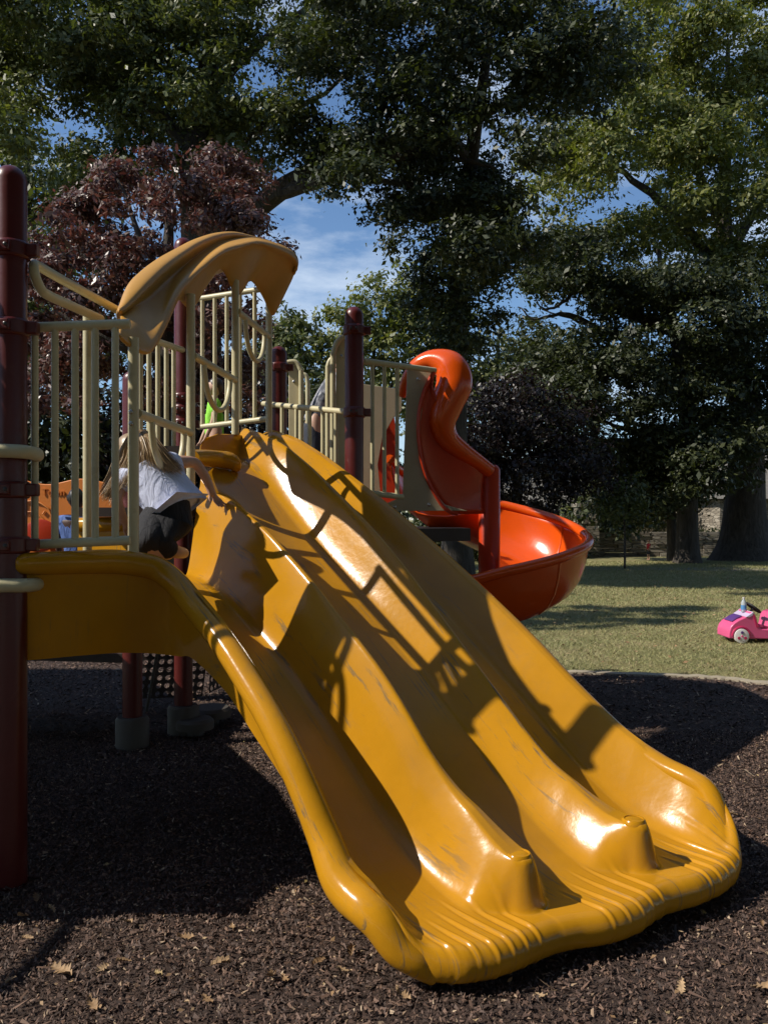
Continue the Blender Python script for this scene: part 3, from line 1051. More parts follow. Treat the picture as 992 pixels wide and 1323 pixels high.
# perforated metal steps below the platform
def perforated(a, b, c, nu, nv, name):
    """sheet with round holes: a origin, b/c edge vectors"""
    mb = MB()
    a, b, c = Vector(a), Vector(b), Vector(c)
    nrm = b.cross(c).normalized() * 0.006
    for i in range(nu):
        for j in range(nv):
            o = a + b * (i / nu) + c * (j / nv)
            bu, cv = b / nu, c / nv
            sqp = [(0, 0), (.5, 0), (1, 0), (1, .5), (1, 1), (.5, 1), (0, 1), (0, .5)]
            hp = [(.5 + .33 * math.cos(R(225 + 45 * k)), .5 + .33 * math.sin(R(225 + 45 * k))) for k in range(8)]
            V = [o + bu * u + cv * v for u, v in sqp] + [o + bu * u + cv * v for u, v in hp] + [o + bu * u + cv * v + nrm for u, v in hp]
            mb.add(V, [(k, (k + 1) % 8, 8 + (k + 1) % 8, 8 + k) for k in range(8)] + [(8 + k, 8 + (k + 1) % 8, 16 + (k + 1) % 8, 16 + k) for k in range(8)])
    return part(mb.build(name, DECKM, smooth=False))


perforated((-1.95, 6.7, 0.10), (0.50, 0.10, 0), (0.06, 0.10, 0.62), 8, 10, 'perforated_step')
perforated((-1.42, 6.9, 0.10), (0.10, 0.5, 0), (0.04, 0, 0.75), 6, 10, 'perforated_step')
perforated((-1.9, 7.0, 0.42), (0.62, 0.10, 0), (0.0, 0.42, 0), 9, 6, 'perforated_step')
bar('step_stringer', at(188, 925, 6.6), at(203, 845, 6.6), .012, None, POD)
for px, py, r in ((252, 946, .13), (272, 930, .15)):
    d = ground_d(py + 8)
    q = at(px, py + 8, d)
    part(MB().lathe([(.06, -.02), (.06, .06), (r, .07), (r, .12), (r - .02, .14)], 24, (q.x, q.y, 0)).build('stepping_pod', POD))

# climber rungs wrapped round the near post, leading off to the left
for py in (583, 756):
    z = zpx(py, 3.42)
    pts = [Vector(p) for p in spline([(-1.45, 3.56, z - .006), (-1.432, 3.50, z - .004), (-1.445, 3.425, z - .002), (-1.50, 3.40, z), (-1.58, 3.375, z), (-1.8, 3.32, z), (-2.0, 3.22, z), (-2.13, 3.08, z)], 6)]
    part(MB().tube(pts, .028, 12).build('climber_rung', BEIGE))
deck([(-5, 2.92), (-2.06, 2.92), (-1.84, 3.50), (-2.12, 4.4), (-2.9, 6.0), (-4.0, 8.2), (-5.5, 8.2)], 1.42)
for (cx_, cy_, zt_, L_) in ((-2.34, 3.11, 2.75, .42), (-2.06, 3.29, 2.87, .32)):
    dv = Vector((.5, .866, 0)); nv = Vector((-.866, .5, 0))
    m_ = Matrix(((dv.x, nv.x, 0, cx_), (dv.y, nv.y, 0, cy_), (0, 0, 1, 0), (0, 0, 0, 1)))
    mb = MB()
    mb.prism([(0.13, 1.44), (L_, 1.44), (L_, zt_ - .12), (.27, zt_ - .12), (.18, zt_ - .16), (.13, zt_ - .24)], 0, .02, m_)
    o = part(mb.build('entry_panel', PANELB, None, True, .004))
    for g_ in (.075, .0):
        sub(MB().tube([m_ @ Vector(p) for p in spline([(g_, .01, 1.44), (g_, .01, zt_ - .30), (g_ + .035, .01, zt_ - .12 - g_), (g_ + .12, .01, zt_ - g_ - .01), (g_ + .2, .01, zt_ - g_), (L_, .01, zt_ - g_)], 6)], .02, 10).build('grab_tube', BEIGE), o)
for xx, yy in ((-3.4, 3.05), (-2.15, 3.05)):
    post(0, yy, 1.40, x=xx)
part(MB().tube([Vector(p) for p in spline([(-2.70, 2.95, 1.42), (-2.72, 2.6, 1.42), (-2.76, 2.2, 1.32), (-2.85, 1.7, .9), (-2.9, 1.4, .4), (-2.92, 1.25, -.05)], 6)], .03, 12).build('climber_stringer', BEIGE))
part(MB().tube([Vector(p) for p in spline([(-3.30, 2.95, 1.42), (-3.32, 2.6, 1.42), (-3.36, 2.2, 1.32), (-3.45, 1.7, .9), (-3.5, 1.4, .4), (-3.52, 1.25, -.05)], 6)], .03, 12).build('climber_stringer', BEIGE))

# --- orange activity panel far left
AP_a, AP_b = at(12, 622, 6.9), at(196, 622, 6.75)
ax = (AP_b - AP_a); Lp = ax.length; ax.normalize()
Map = Matrix((( ax.x, -ax.y * 0 - ax.y, 0, AP_a.x), (ax.y, ax.x, 0, AP_a.y), (0, 0, 1, 0), (0, 0, 0, 1)))
zt, zb = zpx(622, 6.85), zpx(765, 6.85)
poly = [(0, zb), (Lp, zb)] + [(Lp * (1 - k / 24), zt + .022 * math.sin(1.2 + (1 - k / 24) * 13)) for k in range(25)]
apo = part(MB().prism(poly, 0, .03, Map).build('activity_panel', PANELO, None, True, .006, 30), 'orange activity panel with raised map lines and wavy top edge')


def on_panel(px, py, off=-.008):
    p = at(px, py, 6.85)
    t = (p.x - AP_a.x) / ax.x
    return AP_a + ax * t + Vector((0, 0, p.z - AP_a.z)) + Vector((-ax.y, ax.x, 0)) * off


LINEM = plastic('orange_raised_line', (0.72, 0.26, 0.05), 0.45)
for k, pts in enumerate(([(27, 648), (40, 647), (52, 650), (62, 656), (66, 664)], [(27, 662), (38, 661), (48, 664), (56, 671), (60, 680)], [(30, 648), (30, 660)], [(55, 664), (58, 660)])):
    sub(MB().tube([on_panel(*p) for p in pts], .006, 6).build('raised_line', LINEM), apo)
wh = MB()
c0 = on_panel(55, 692, -.05)
wh.lathe([(.12, -.015), (.135, -.01), (.135, .01), (.12, .015)], 24, c0, Matrix.Rotation(R(75), 3, 'X') @ Matrix.Rotation(R(10), 3, 'Y'))
sub(wh.build('panel_wheel', RED), apo)
for px, py in ((35.5, 686), (29, 694), (38, 694), (76, 684)):
    sub(MB().lathe([(.014, 0), (.014, .006), (.008, .012)], 12, on_panel(px, py, -.004), Matrix.Rotation(R(90), 3, 'X')).build('bolt', BOLT), apo)
tcv = bpy.data.curves.new('lettering', 'FONT'); tcv.body = 'Town'; tcv.size = 0.085; tcv.extrude = 0.003
tob = bpy.data.objects.new('lettering', tcv); COL.objects.link(tob)
dg = bpy.context.evaluated_depsgraph_get()
tme = bpy.data.meshes.new_from_object(tob.evaluated_get(dg))
bpy.data.objects.remove(tob)
tme.materials.clear(); tme.materials.append(PANELO)
lo = on_panel(53, 640, -.006)
lob = link('lettering', tme)
tm = Matrix.Translation(lo) @ Matrix.Rotation(math.atan2(ax.y, ax.x), 4, 'Z') @ Matrix.Rotation(R(90), 4, 'X')
tme.transform(tm)
sub(lob, apo)

# --- entry panels with arched grab tubes near the far deck
for (x0, x1, y0, y1, d, lp) in ((373, 389, 471, 600, 6.9, [(362, 473), (372, 468), (382, 468), (388, 477), (389, 490), (389, 600)]),
                                (434, 450, 438, 640, 6.35, [(449, 434), (442, 436), (435, 443), (431, 456), (430, 475), (430, 640)])):
    a = at(x0, y1, d); b = at(x1, y0, d)
    mb = MB(); mb.prism([(a.x, a.z), (b.x, a.z), (b.x, b.z), (a.x + .03, b.z), (a.x, b.z - .04)], d, d + .02)
    o = part(mb.build('entry_panel', PANELB, None, True, .004))
    q = at((x0 + x1) / 2 - 1, y0 + 22, d)
    sub(MB().lathe([(.012, 0), (.012, .008), (.006, .012)], 10, q + Vector((0, -.001, 0)), Matrix.Rotation(R(90), 3, 'X')).build('bolt', BOLT), o)
    sub(MB().tube([Vector(p) for p in spline([at(x, y, d - .02) for x, y in lp], 6)], .0205, 12).build('grab_tube', BEIGE), o)
for lp, d in (([(386, 488), (390, 484), (395, 485), (397, 492), (397.5, 510), (397.5, 600)], 7.4), ([(432, 462), (427, 465), (424, 473), (423.5, 490), (423.5, 640)], 6.7)):
    part(MB().tube([Vector(p) for p in spline([at(x, y, d) for x, y in lp], 6)], .02, 12).build('grab_tube', BEIGE))

# --- spiral slide
SPC = at(632, 670, 6.75)
sp_parent = None
SPX, SPY = SPC.x, SPC.y


def spin(ang, r, z):
    return Vector((SPX + r * math.cos(ang), SPY + r * math.sin(ang), z))


na = 72
A0, A1 = R(175), R(-152)
rows = []
rimp = []
for i in range(na + 1):
    t = i / na
    a = A0 + (A1 - A0) * t
    deg = math.degrees(a)
    zr = float(np.interp(-deg, [-180, -90, -45, 0, 45, 90, 130, 160], [2.02, 1.70, 1.55, 1.385, 1.275, 1.15, 1.00, .86]))
    Ro = float(np.interp(-deg, [-180, -90, 0, 90, 130, 160], [.78, .77, .755, .77, .82, .90]))
    zb_ = zr - float(np.interp(-deg, [-180, 0, 90, 160], [.46, .47, .44, .36]))
    prof = [(.075, zb_ + .22), (.085, zb_ + .10), (.12, zb_ + .045), (.20, zb_ + .02), (.34, zb_), (.48, zb_ + .005), (.58, zb_ + .03), (.67, zb_ + .09), (.735, zb_ + .18), (.775, zb_ + .29), (.795, zb_ + .40), (.80, zr)]
    rows.append([spin(a, r * Ro / .80 if r > .3 else r, z) for r, z in prof])
    rimp.append(spin(a, Ro + .012, zr - .005))
nc = len(rows[0])
sv_ = [p for r in rows for p in r]
sf_ = [(i * nc + k, i * nc + k + 1, (i + 1) * nc + k + 1, (i + 1) * nc + k) for i in range(na) for k in range(nc - 1)]
mb = MB(); mb.add(sv_, sf_)
sp = part(mb.build('spiral_slide', ORANGE, auto=70), 'orange spiral slide winding down from the deck')
s_ = sp.modifiers.new('thickness', 'SOLIDIFY'); s_.thickness = .012; s_.offset = 1
sub(MB().tube(rimp, .038, 14).build('spiral_rim', ORANGE), sp)
for dg_ in (30, -55):
    a_ = R(dg_)
    i_ = min(range(na + 1), key=lambda i: abs((A0 + (A1 - A0) * i / na) - a_))
    sub(MB().tube([p + (p - Vector((SPX, SPY, p.z))).normalized() * .006 for p in rows[i_][3:]], .014, 8).build('flange_seam', ORANGE), sp)
# central column
mb = MB()
c0 = at(632, 600, 6.68)
mb.lathe([(.085, .02), (.085, zpx(606, 6.68)), (.06, zpx(601, 6.68)), (.02, zpx(600, 6.68))], 20, (c0.x, c0.y, 0))
sub(mb.build('spiral_column', RED), sp)
# shoulder tube arching over the entry and sweeping down to the column
hp = [(519, 512, 6.55, .03), (526, 492, 6.5, .05), (540, 474, 6.45, .07), (560, 466, 6.40, .085), (580, 474, 6.36, .125), (587, 494, 6.34, .135), (578, 520, 6.32, .122), (571, 545, 6.32, .105), (578, 566, 6.36, .085), (596, 582, 6.44, .07), (616, 596, 6.54, .06), (632, 608, 6.62, .055)]
hs = spline([(*at(x, y, d), r) for x, y, d, r in hp], 8)
sub(MB().tube([p[:3] for p in hs], [p[3] for p in hs], 20).build('spiral_hood', ORANGE), sp)
# curved barrier wall below the shoulder
tp = spline([(562, 480), (560, 500), (566, 520), (564, 545), (572, 566), (592, 584), (612, 596), (626, 606)], 4)
bt = spline([(560, 480), (548, 505), (541, 535), (541, 570), (547, 605), (560, 635), (582, 662), (626, 664)], 4)
N = len(tp)
wv_ = []
for k in range(9):
    u_ = k / 8
    for i in range(N):
        x = tp[i][0] + (bt[i][0] - tp[i][0]) * u_; y = tp[i][1] + (bt[i][1] - tp[i][1]) * u_
        wv_.append(at(x, y, 6.22 + .40 * (i / (N - 1)) ** 2 + .10 * u_ * (1 - u_)))
wf_ = [(k * N + i, k * N + i + 1, (k + 1) * N + i + 1, (k + 1) * N + i) for k in range(8) for i in range(N - 1)]
mb = MB(); mb.add(wv_, wf_)
wl = sub(mb.build('spiral_barrier', RED, auto=70), sp)
s_ = wl.modifiers.new('thickness', 'SOLIDIFY'); s_.thickness = .015
# edge bead of barrier
sub(MB().tube([at(p[0], p[1], 6.20 + .05 * i / N) for i, p in enumerate(bt[:-3])], .014, 8).build('barrier_bead', RED), sp)
# taupe entry panel with its curved cut-out
d = 6.24
pts = [(526, 474), (564, 480), (556, 497), (547, 520), (543, 545), (543, 575), (548, 605), (558, 632), (575, 652), (604, 660), (500, 660), (500, 650), (520, 641)]
mb = MB(); mb.prism([(at(x, y, d).x, at(x, y, d).z) for x, y in pts], d, d + .02)
ep = part(mb.build('spiral_entry_panel', PANELT, None, True, .003))
for x, y in ((510, 655), (554, 652), (540, 490)):
    sub(MB().lathe([(.013, 0), (.013, .006), (.006, .010)], 10, at(x, y, d), Matrix.Rotation(R(90), 3, 'X')).build('bolt', BOLT), ep)
part(MB().tube([at(470, 466, 5.85), at(562, 478.5, 6.22)], .021, 12).build('top_rail', BEIGE))
gp = panel([481, 496.5, 513], ((468, 466.5, 5.85), (522, 473, 6.05)), ((478, 637, 5.88), (520, 642, 6.05)))
# far side of the spiral entry: taupe board with round opening and red wall
d = 7.3
pts = [(468, 496), (519, 503), (519, 530), (508, 540), (494, 565), (488, 600), (492, 640), (500, 660), (468, 660)]
mb = MB(); mb.prism([(at(x, y, d).x, at(x, y, d).z) for x, y in pts], d, d + .02)
part(mb.build('far_entry_panel', PANELT, None, True, .003))
mb = MB()
d = 7.42
pts = [(484, 660), (484, 570), (494, 538), (508, 528), (512, 560), (512, 600), (526, 615), (526, 660)]
mb.prism([(at(x, y, d).x, at(x, y, d).z) for x, y in pts], d, d + .02)
part(mb.build('far_barrier', RED, None, True, .003))
# deck edge below the spiral entry
part(MB().box((at(470, 670, 6.3).x, 6.27, 1.36), (at(606, 670, 6.3).x, 6.33, 1.448)).build('deck_edge', DECKM, smooth=False))


# ------------------------------------------------------------------ people
def skin_mesh(name, joints, edges_, mat, parent=None, root=0, sub_=2):
    """joints: list of (point, radius)"""
    bm = bmesh.new()
    sk_ = bm.verts.layers.skin.verify()
    vs = []
    for i, (p, r) in enumerate(joints):
        v = bm.verts.new(p)
        v[sk_].radius = (r, r) if not hasattr(r, '__len__') else r
        v[sk_].use_root = (i == root)
        vs.append(v)
    for a, b in edges_: bm.edges.new((vs[a], vs[b]))
    me = bpy.data.meshes.new(name)
    bm.to_mesh(me); bm.free()
    me.materials.append(mat)
    o = link(name, me, parent)
    m = o.modifiers.new('skin', 'SKIN'); m.use_smooth_shade = True
    m2 = o.modifiers.new('sub', 'SUBSURF'); m2.levels = sub_; m2.render_levels = sub_
    return o


def fingers(J, E, wrist, palm_dir, across, s=1.0, root=None):
    """adds a palm and five fingers to a joint list; wrist = index"""
    w = J[wrist][0]
    pd = palm_dir.normalized(); ac = across.normalized(); dn = pd.cross(ac).normalized()
    J.append((w + pd * .045 * s, .016 * s)); pi = len(J) - 1; E.append((wrist, pi))
    for k, (o, L) in enumerate(((-.024, .048), (-.008, .058), (.008, .055), (.024, .043))):
        b = w + pd * .062 * s + ac * o * s
        J.append((b, .0085 * s)); J.append((b + (pd * L * .55 + dn * .006) * s, .0075 * s)); J.append((b + (pd * L + dn * .022) * s, .006 * s))
        n_ = len(J); E += [(pi, n_ - 3), (n_ - 3, n_ - 2), (n_ - 2, n_ - 1)]
    b = w + pd * .02 * s + ac * -.028 * s
    J.append((b, .010 * s)); J.append((b + (pd * .022 - ac * .020) * s, .0085 * s)); J.append((b + (pd * .045 - ac * .024 + dn * .008) * s, .007 * s))
    n_ = len(J); E += [(wrist, n_ - 3), (n_ - 3, n_ - 2), (n_ - 2, n_ - 1)]


def head_mesh(c, r, face, up, mat, name, parent, eyes=True):
    """head as its own verts merged into one mesh: cranium, jaw, nose, ears"""
    bm = bmesh.new()
    bmesh.ops.create_uvsphere(bm, u_segments=24, v_segments=16, radius=1)
    f = Vector(face).normalized(); u = Vector(up); u = (u - f * u.dot(f)).normalized(); l = u.cross(f)
    for v in bm.verts:
        x, y, z = v.co           # x: side, y: face, z: up
        sx, sy, sz = .78, .95, 1.12
        if z < 0: sx *= 1 - .32 * (-z) ** 1.3; sy *= 1 - .12 * (-z)
        yy = y * sy
        if y > .6:
            if abs(x) < .22 and -.35 < z < .15: yy += .16 * (1 - abs(x) / .22) * (1 - (z + .1) / .3 if z > -.1 else 1)   # nose
            if abs(abs(x) - .38) < .16 and abs(z - .1) < .12: yy -= .07                                                # eye sockets
            if abs(x) < .3 and abs(z + .52) < .08: yy -= .04                                                           # mouth line
        if abs(x) > .9 and abs(z) < .25 and abs(y) < .3: sx *= 1.16                                                     # ears
        v.co = Vector(c) + (l * x * sx + f * yy + u * z * sz) * r
    for fc in bm.faces: fc.smooth = True
    me = bpy.data.meshes.new(name); bm.to_mesh(me); bm.free(); me.materials.append(mat)
    return link(name, me, parent)


def hair_strands(name, roots, n, mat, parent, width=.006, jit=.03):
    """ribbons following guide curves; roots: list of guide polylines"""
    V, F = [], []
    r = random.Random(5)
    G = [spline(g, 5) for g in roots]
    for k in range(n):
        i = r.randrange(len(G)); j = (i + 1) % len(G) if r.random() < .6 else i
        t = r.random()
        m = min(len(G[i]), len(G[j]))
        off = np.array([r.gauss(0, jit), r.gauss(0, jit), r.gauss(0, jit * .6)])
        ph = r.random() * 6
        L = r.uniform(.75, 1.0)
        b = len(V)
        mm = max(3, int(m * L))
        side = np.array([r.gauss(0, 1), r.gauss(0, 1), r.gauss(0, .3)]); side /= np.linalg.norm(side)
        for q in range(mm):
            u_ = q / (mm - 1)
            p = G[i][q] * (1 - t) + G[j][q] * t + off * (.25 + .75 * u_) + np.array([math.sin(ph + u_ * 5), math.cos(ph + u_ * 6), 0]) * .006 * u_
            w = width * (1 - .75 * u_)
            V += [p - side * w, p + side * w]
        F += [(b + 2 * q, b + 2 * q + 1, b + 2 * q + 3, b + 2 * q + 2) for q in range(mm - 1)]
    return link(name, mesh(name, V, F, mat, True), parent)


# girl climbing at the top of the first lane
def girl():
    ga = lambda x, y, dd: at(x, y, dd + .14)
    root = empty('person', (0, 0, 0), 'child with long fair hair in white shirt and black shorts climbing onto the yellow slide', 'person')
    d = 4.0
    pel = ga(226, 658, 3.98); ch = ga(190, 612, 4.03); nk = ga(178, 596, 4.06); hd = ga(172, 588, 4.08)
    belly = ga(210, 634, 4.0)
    J = [(pel, (.095, .08)), (belly, (.095, .07)), (ch, (.10, .07)), (nk, .034),            # 0-3
         (ga(222, 598, 4.12), .042), (ga(252, 596, 4.22), .031), (ga(266, 617, 4.27), .026), (ga(274, 636, 4.30), .019),   # right arm 4-7
         (ga(160, 616, 3.98), .040), (ga(150, 645, 3.95), .028), (ga(160, 672, 4.0), .022),                             # left arm 8-10
         (ga(229, 668, 4.0), .075), (ga(202, 702, 3.80), .048), (ga(226, 713, 3.95), .036), (ga(240, 715, 4.10), .026),           # right leg 11-14
         (ga(206, 674, 3.94), .075), (ga(188, 706, 3.76), .048), (ga(205, 716, 3.85), .036), (ga(220, 717, 4.0), .026)]            # left leg 15-18
    E = [(0, 1), (1, 2), (2, 3), (2, 4), (4, 5), (5, 6), (6, 7), (2, 8), (8, 9), (9, 10), (0, 11), (11, 12), (12, 13), (13, 14), (0, 15), (15, 16), (16, 17), (17, 18)]
    fingers(J, E, 7, ga(283, 650, 4.32) - ga(274, 636, 4.30), Vector((.7, .7, .2)), .80)
    fingers(J, E, 10, Vector((.1, .1, -.3)), Vector((1, .2, 0)), .80)
    J.append((hd.lerp(nk, .25), .034)); E.append((3, len(J) - 1))
    skin_mesh('body', J, E, SKIN, root)
    head_mesh(hd + Vector((-.012, .01, .0)), .088, (-.75, .35, -.55), (-.4, .1, .9), SKIN, 'head', root)
    J = [(belly.lerp(pel, .98), (.154, .128)), (belly, (.142, .112)), (ch, (.140, .105)), (nk.lerp(ch, .4), .085), (ga(218, 599, 4.10), .068), (ga(234, 597, 4.15), .058), (ga(164, 614, 3.98), .068), (ga(154, 634, 3.96), .058)]
    skin_mesh('shirt', J, [(0, 1), (1, 2), (2, 3), (2, 4), (4, 5), (2, 6), (6, 7)], WHITEC, root, 1)
    J = [(pel.lerp(belly, .40), (.130, .108)), (pel, (.138, .118)), (ga(227, 670, 4.0), .106), (ga(202, 702, 3.80), .076), (ga(205, 676, 3.94), .108), (ga(187, 704, 3.77), .080), (ga(223, 711, 3.92), .05), (ga(203, 714, 3.83), .05)]
    skin_mesh('shorts', J, [(0, 1), (1, 2), (2, 3), (1, 4), (4, 5), (3, 6), (5, 7)], BLACKC, root, 1)
    # hair: over the crown, down the back to the right and hanging on the left
    hc = np.array(hd)
    c = lambda x, y, dd: np.array(ga(x, y, dd))
    g = [[c(178, 556, 4.10), c(192, 560, 4.03), c(204, 575, 3.98), c(216, 590, 3.97), c(228, 602, 3.98), c(238, 612, 4.0)],
         [c(178, 556, 4.08), c(190, 562, 4.0), c(200, 580, 3.95), c(208, 595, 3.95), c(218, 605, 3.95), c(226, 612, 3.96)],
         [c(174, 557, 4.06), c(178, 570, 3.98), c(178, 588, 3.95), c(174, 605, 3.93), c(168, 618, 3.92), c(160, 630, 3.92)],
         [c(172, 558, 4.05), c(166, 570, 4.0), c(162, 590, 3.98), c(152, 612, 3.96), c(143, 632, 3.95), c(135, 648, 3.95)],
         [c(170, 560, 4.1), c(158, 572, 4.06), c(152, 595, 4.02), c(146, 615, 4.0), c(138, 630, 4.0), c(132, 640, 4.0)],
         [c(172, 560, 4.15), c(160, 575, 4.15), c(155, 600, 4.12), c(152, 625, 4.1), c(150, 645, 4.08), c(146, 655, 4.06)]]
    hair_strands('hair', g, 3400, BLOND, root, .0022, .013)
    # hair cap so the scalp is covered
    cap = head_mesh(hd + Vector((.004, -.008, .012)), .092, (-.75, .35, -.55), (-.4, .1, .9), BLOND, 'hair_cap', root)
    return root


girl()


def stander(label, foot, h, facing, top, pants, hairm, skin, lean=0.0, lean_dir=(0, 0), arms=((.1, -.3), (.1, -.3)), cat='person', short=True, bend=0, group=None):
    """standing figure; foot = ground point between the feet, h = height, facing = angle"""
    root = empty('person', foot, label, cat, group)
    f = Vector((math.cos(facing), math.sin(facing), 0)); l = Vector((-f.y, f.x, 0)); u = Vector((0, 0, 1))
    ln = f * lean
    k = h / 1.75
    hip = u * .93 * k
    spine = (u * math.cos(lean) + f * math.sin(lean))
    P = lambda s: hip + spine * s * k
    chest, neck, headc = P(.38), P(.55), P(.69)
    J = [(hip, (.125 * k, .10 * k)), (P(.2), (.115 * k, .09 * k)), (chest, (.135 * k, .10 * k)), (neck, .052 * k), (P(.60), .05 * k)]
    E = [(0, 1), (1, 2), (2, 3), (3, 4)]
    SH = {}
    for sgn, ar in ((1, arms[0]), (-1, arms[1])):
        b = len(J)
        s0 = P(.47) + l * sgn * .17 * k
        el = s0 + (u * -.27 + f * ar[0] * .5 + l * sgn * .05) * k
        wr = el + (u * -.22 + f * ar[0]) * k
        J += [(s0, .055 * k), (el, .040 * k), (wr, .028 * k)]
        E += [(2, b), (b, b + 1), (b + 1, b + 2)]
        fingers(J, E, b + 2, (wr - el), f, 1.0 * k)
        SH[sgn] = (s0, el)
        b = len(J)
        J += [(hip + l * sgn * .09 * k - u * .06 * k, .088 * k), (u * .49 * k + l * sgn * .10 * k + f * .02, .060 * k), (u * .09 * k + l * sgn * .10 * k, .042 * k), (u * .035 * k + l * sgn * .11 * k + f * .14 * k, .036 * k)]
        E += [(0, b), (b, b + 1), (b + 1, b + 2), (b + 2, b + 3)]
    skin_mesh('body', J, E, skin, root)
    fdir = (f * math.cos(lean) - u * math.sin(lean))
    head_mesh(headc, .105 * k, fdir, spine, skin, 'head', root)
    head_mesh(headc - fdir * .022 * k + spine * .028 * k, .112 * k, fdir, spine, hairm, 'hair', root)
    J = [(hip + u * .0, (.145 * k, .12 * k)), (P(.2), (.14 * k, .11 * k)), (chest, (.155 * k, .115 * k)), (P(.50), .085 * k)]
    E = [(0, 1), (1, 2), (2, 3)]
    for sgn in (1, -1):
        s0, el = SH[sgn]
        b = len(J)
        J += [(s0, .073 * k), (s0.lerp(el, .62), .060 * k)]
        E += [(2, b), (b, b + 1)]
    skin_mesh('shirt', J, E, top, root, 1)
    J = [(hip + u * .05 * k, (.135 * k, .115 * k)), (hip - u * .03 * k, (.14 * k, .12 * k))]
    E = [(0, 1)]
    for sgn in (1, -1):
        b = len(J)
        J += [(hip + l * sgn * .09 * k - u * .08 * k, .10 * k), (u * .49 * k + l * sgn * .10 * k + f * .02, .078 * k)]
        E += [(1, b), (b, b + 1)]
        if not short:
            J.append((u * .10 * k + l * sgn * .10 * k, .062 * k)); E.append((b + 1, b + 2))
    skin_mesh('trousers', J, E, pants, root, 1)
    return root


# adult on the far deck
q = at(403, 670, 7.5)
stander('person in grey mottled shirt and dark trousers standing on the far deck between the posts', (q.x, q.y, 1.45), 1.68, R(15), CAMO, NAVYC, BROWNH, SKIN, lean=R(27), short=False, arms=((.05, 0), (.05, 0)))
# child in lime shirt
q = at(277, 500, 6.75)
stander('child in lime green shirt behind the railing above the slide', (q.x, q.y, 1.98 - .35), 1.0, R(200), LIMEC, NAVYC, BROWNH, SKIN)
# boy in blue before the orange panel
q = at(99, 640, 6.15)
stander('boy with short black hair and blue shirt standing before the orange panel', (q.x, q.y, .62), 1.11, R(95), BLUEC, NAVYC, DARKH, SKIND)
# person beyond the slide: only jeans and shoes show below it
q = at(302, 912, ground_d(912))
stander('person in blue jeans and dark shoes standing beyond the underside of the slide', (q.x + .05, q.y, 0.02), 1.25, R(0), BLUEC, JEANC, BROWNH, SKIN, short=False)
# distant visitors
q = at(838, 722, 31)
stander('small child in red shirt by the far stone wall', (q.x, 31, 0.0), 0.74, R(200), REDC, NAVYC, BROWNH, SKIN)
q = at(941, 720, 31.5)
stander('distant person in white shirt and blue jeans leaning beside the big oak trunk', (q.x, 31.5, 0.0), 1.25, R(180), WHITEC, JEANC, BROWNH, SKIN, short=False)


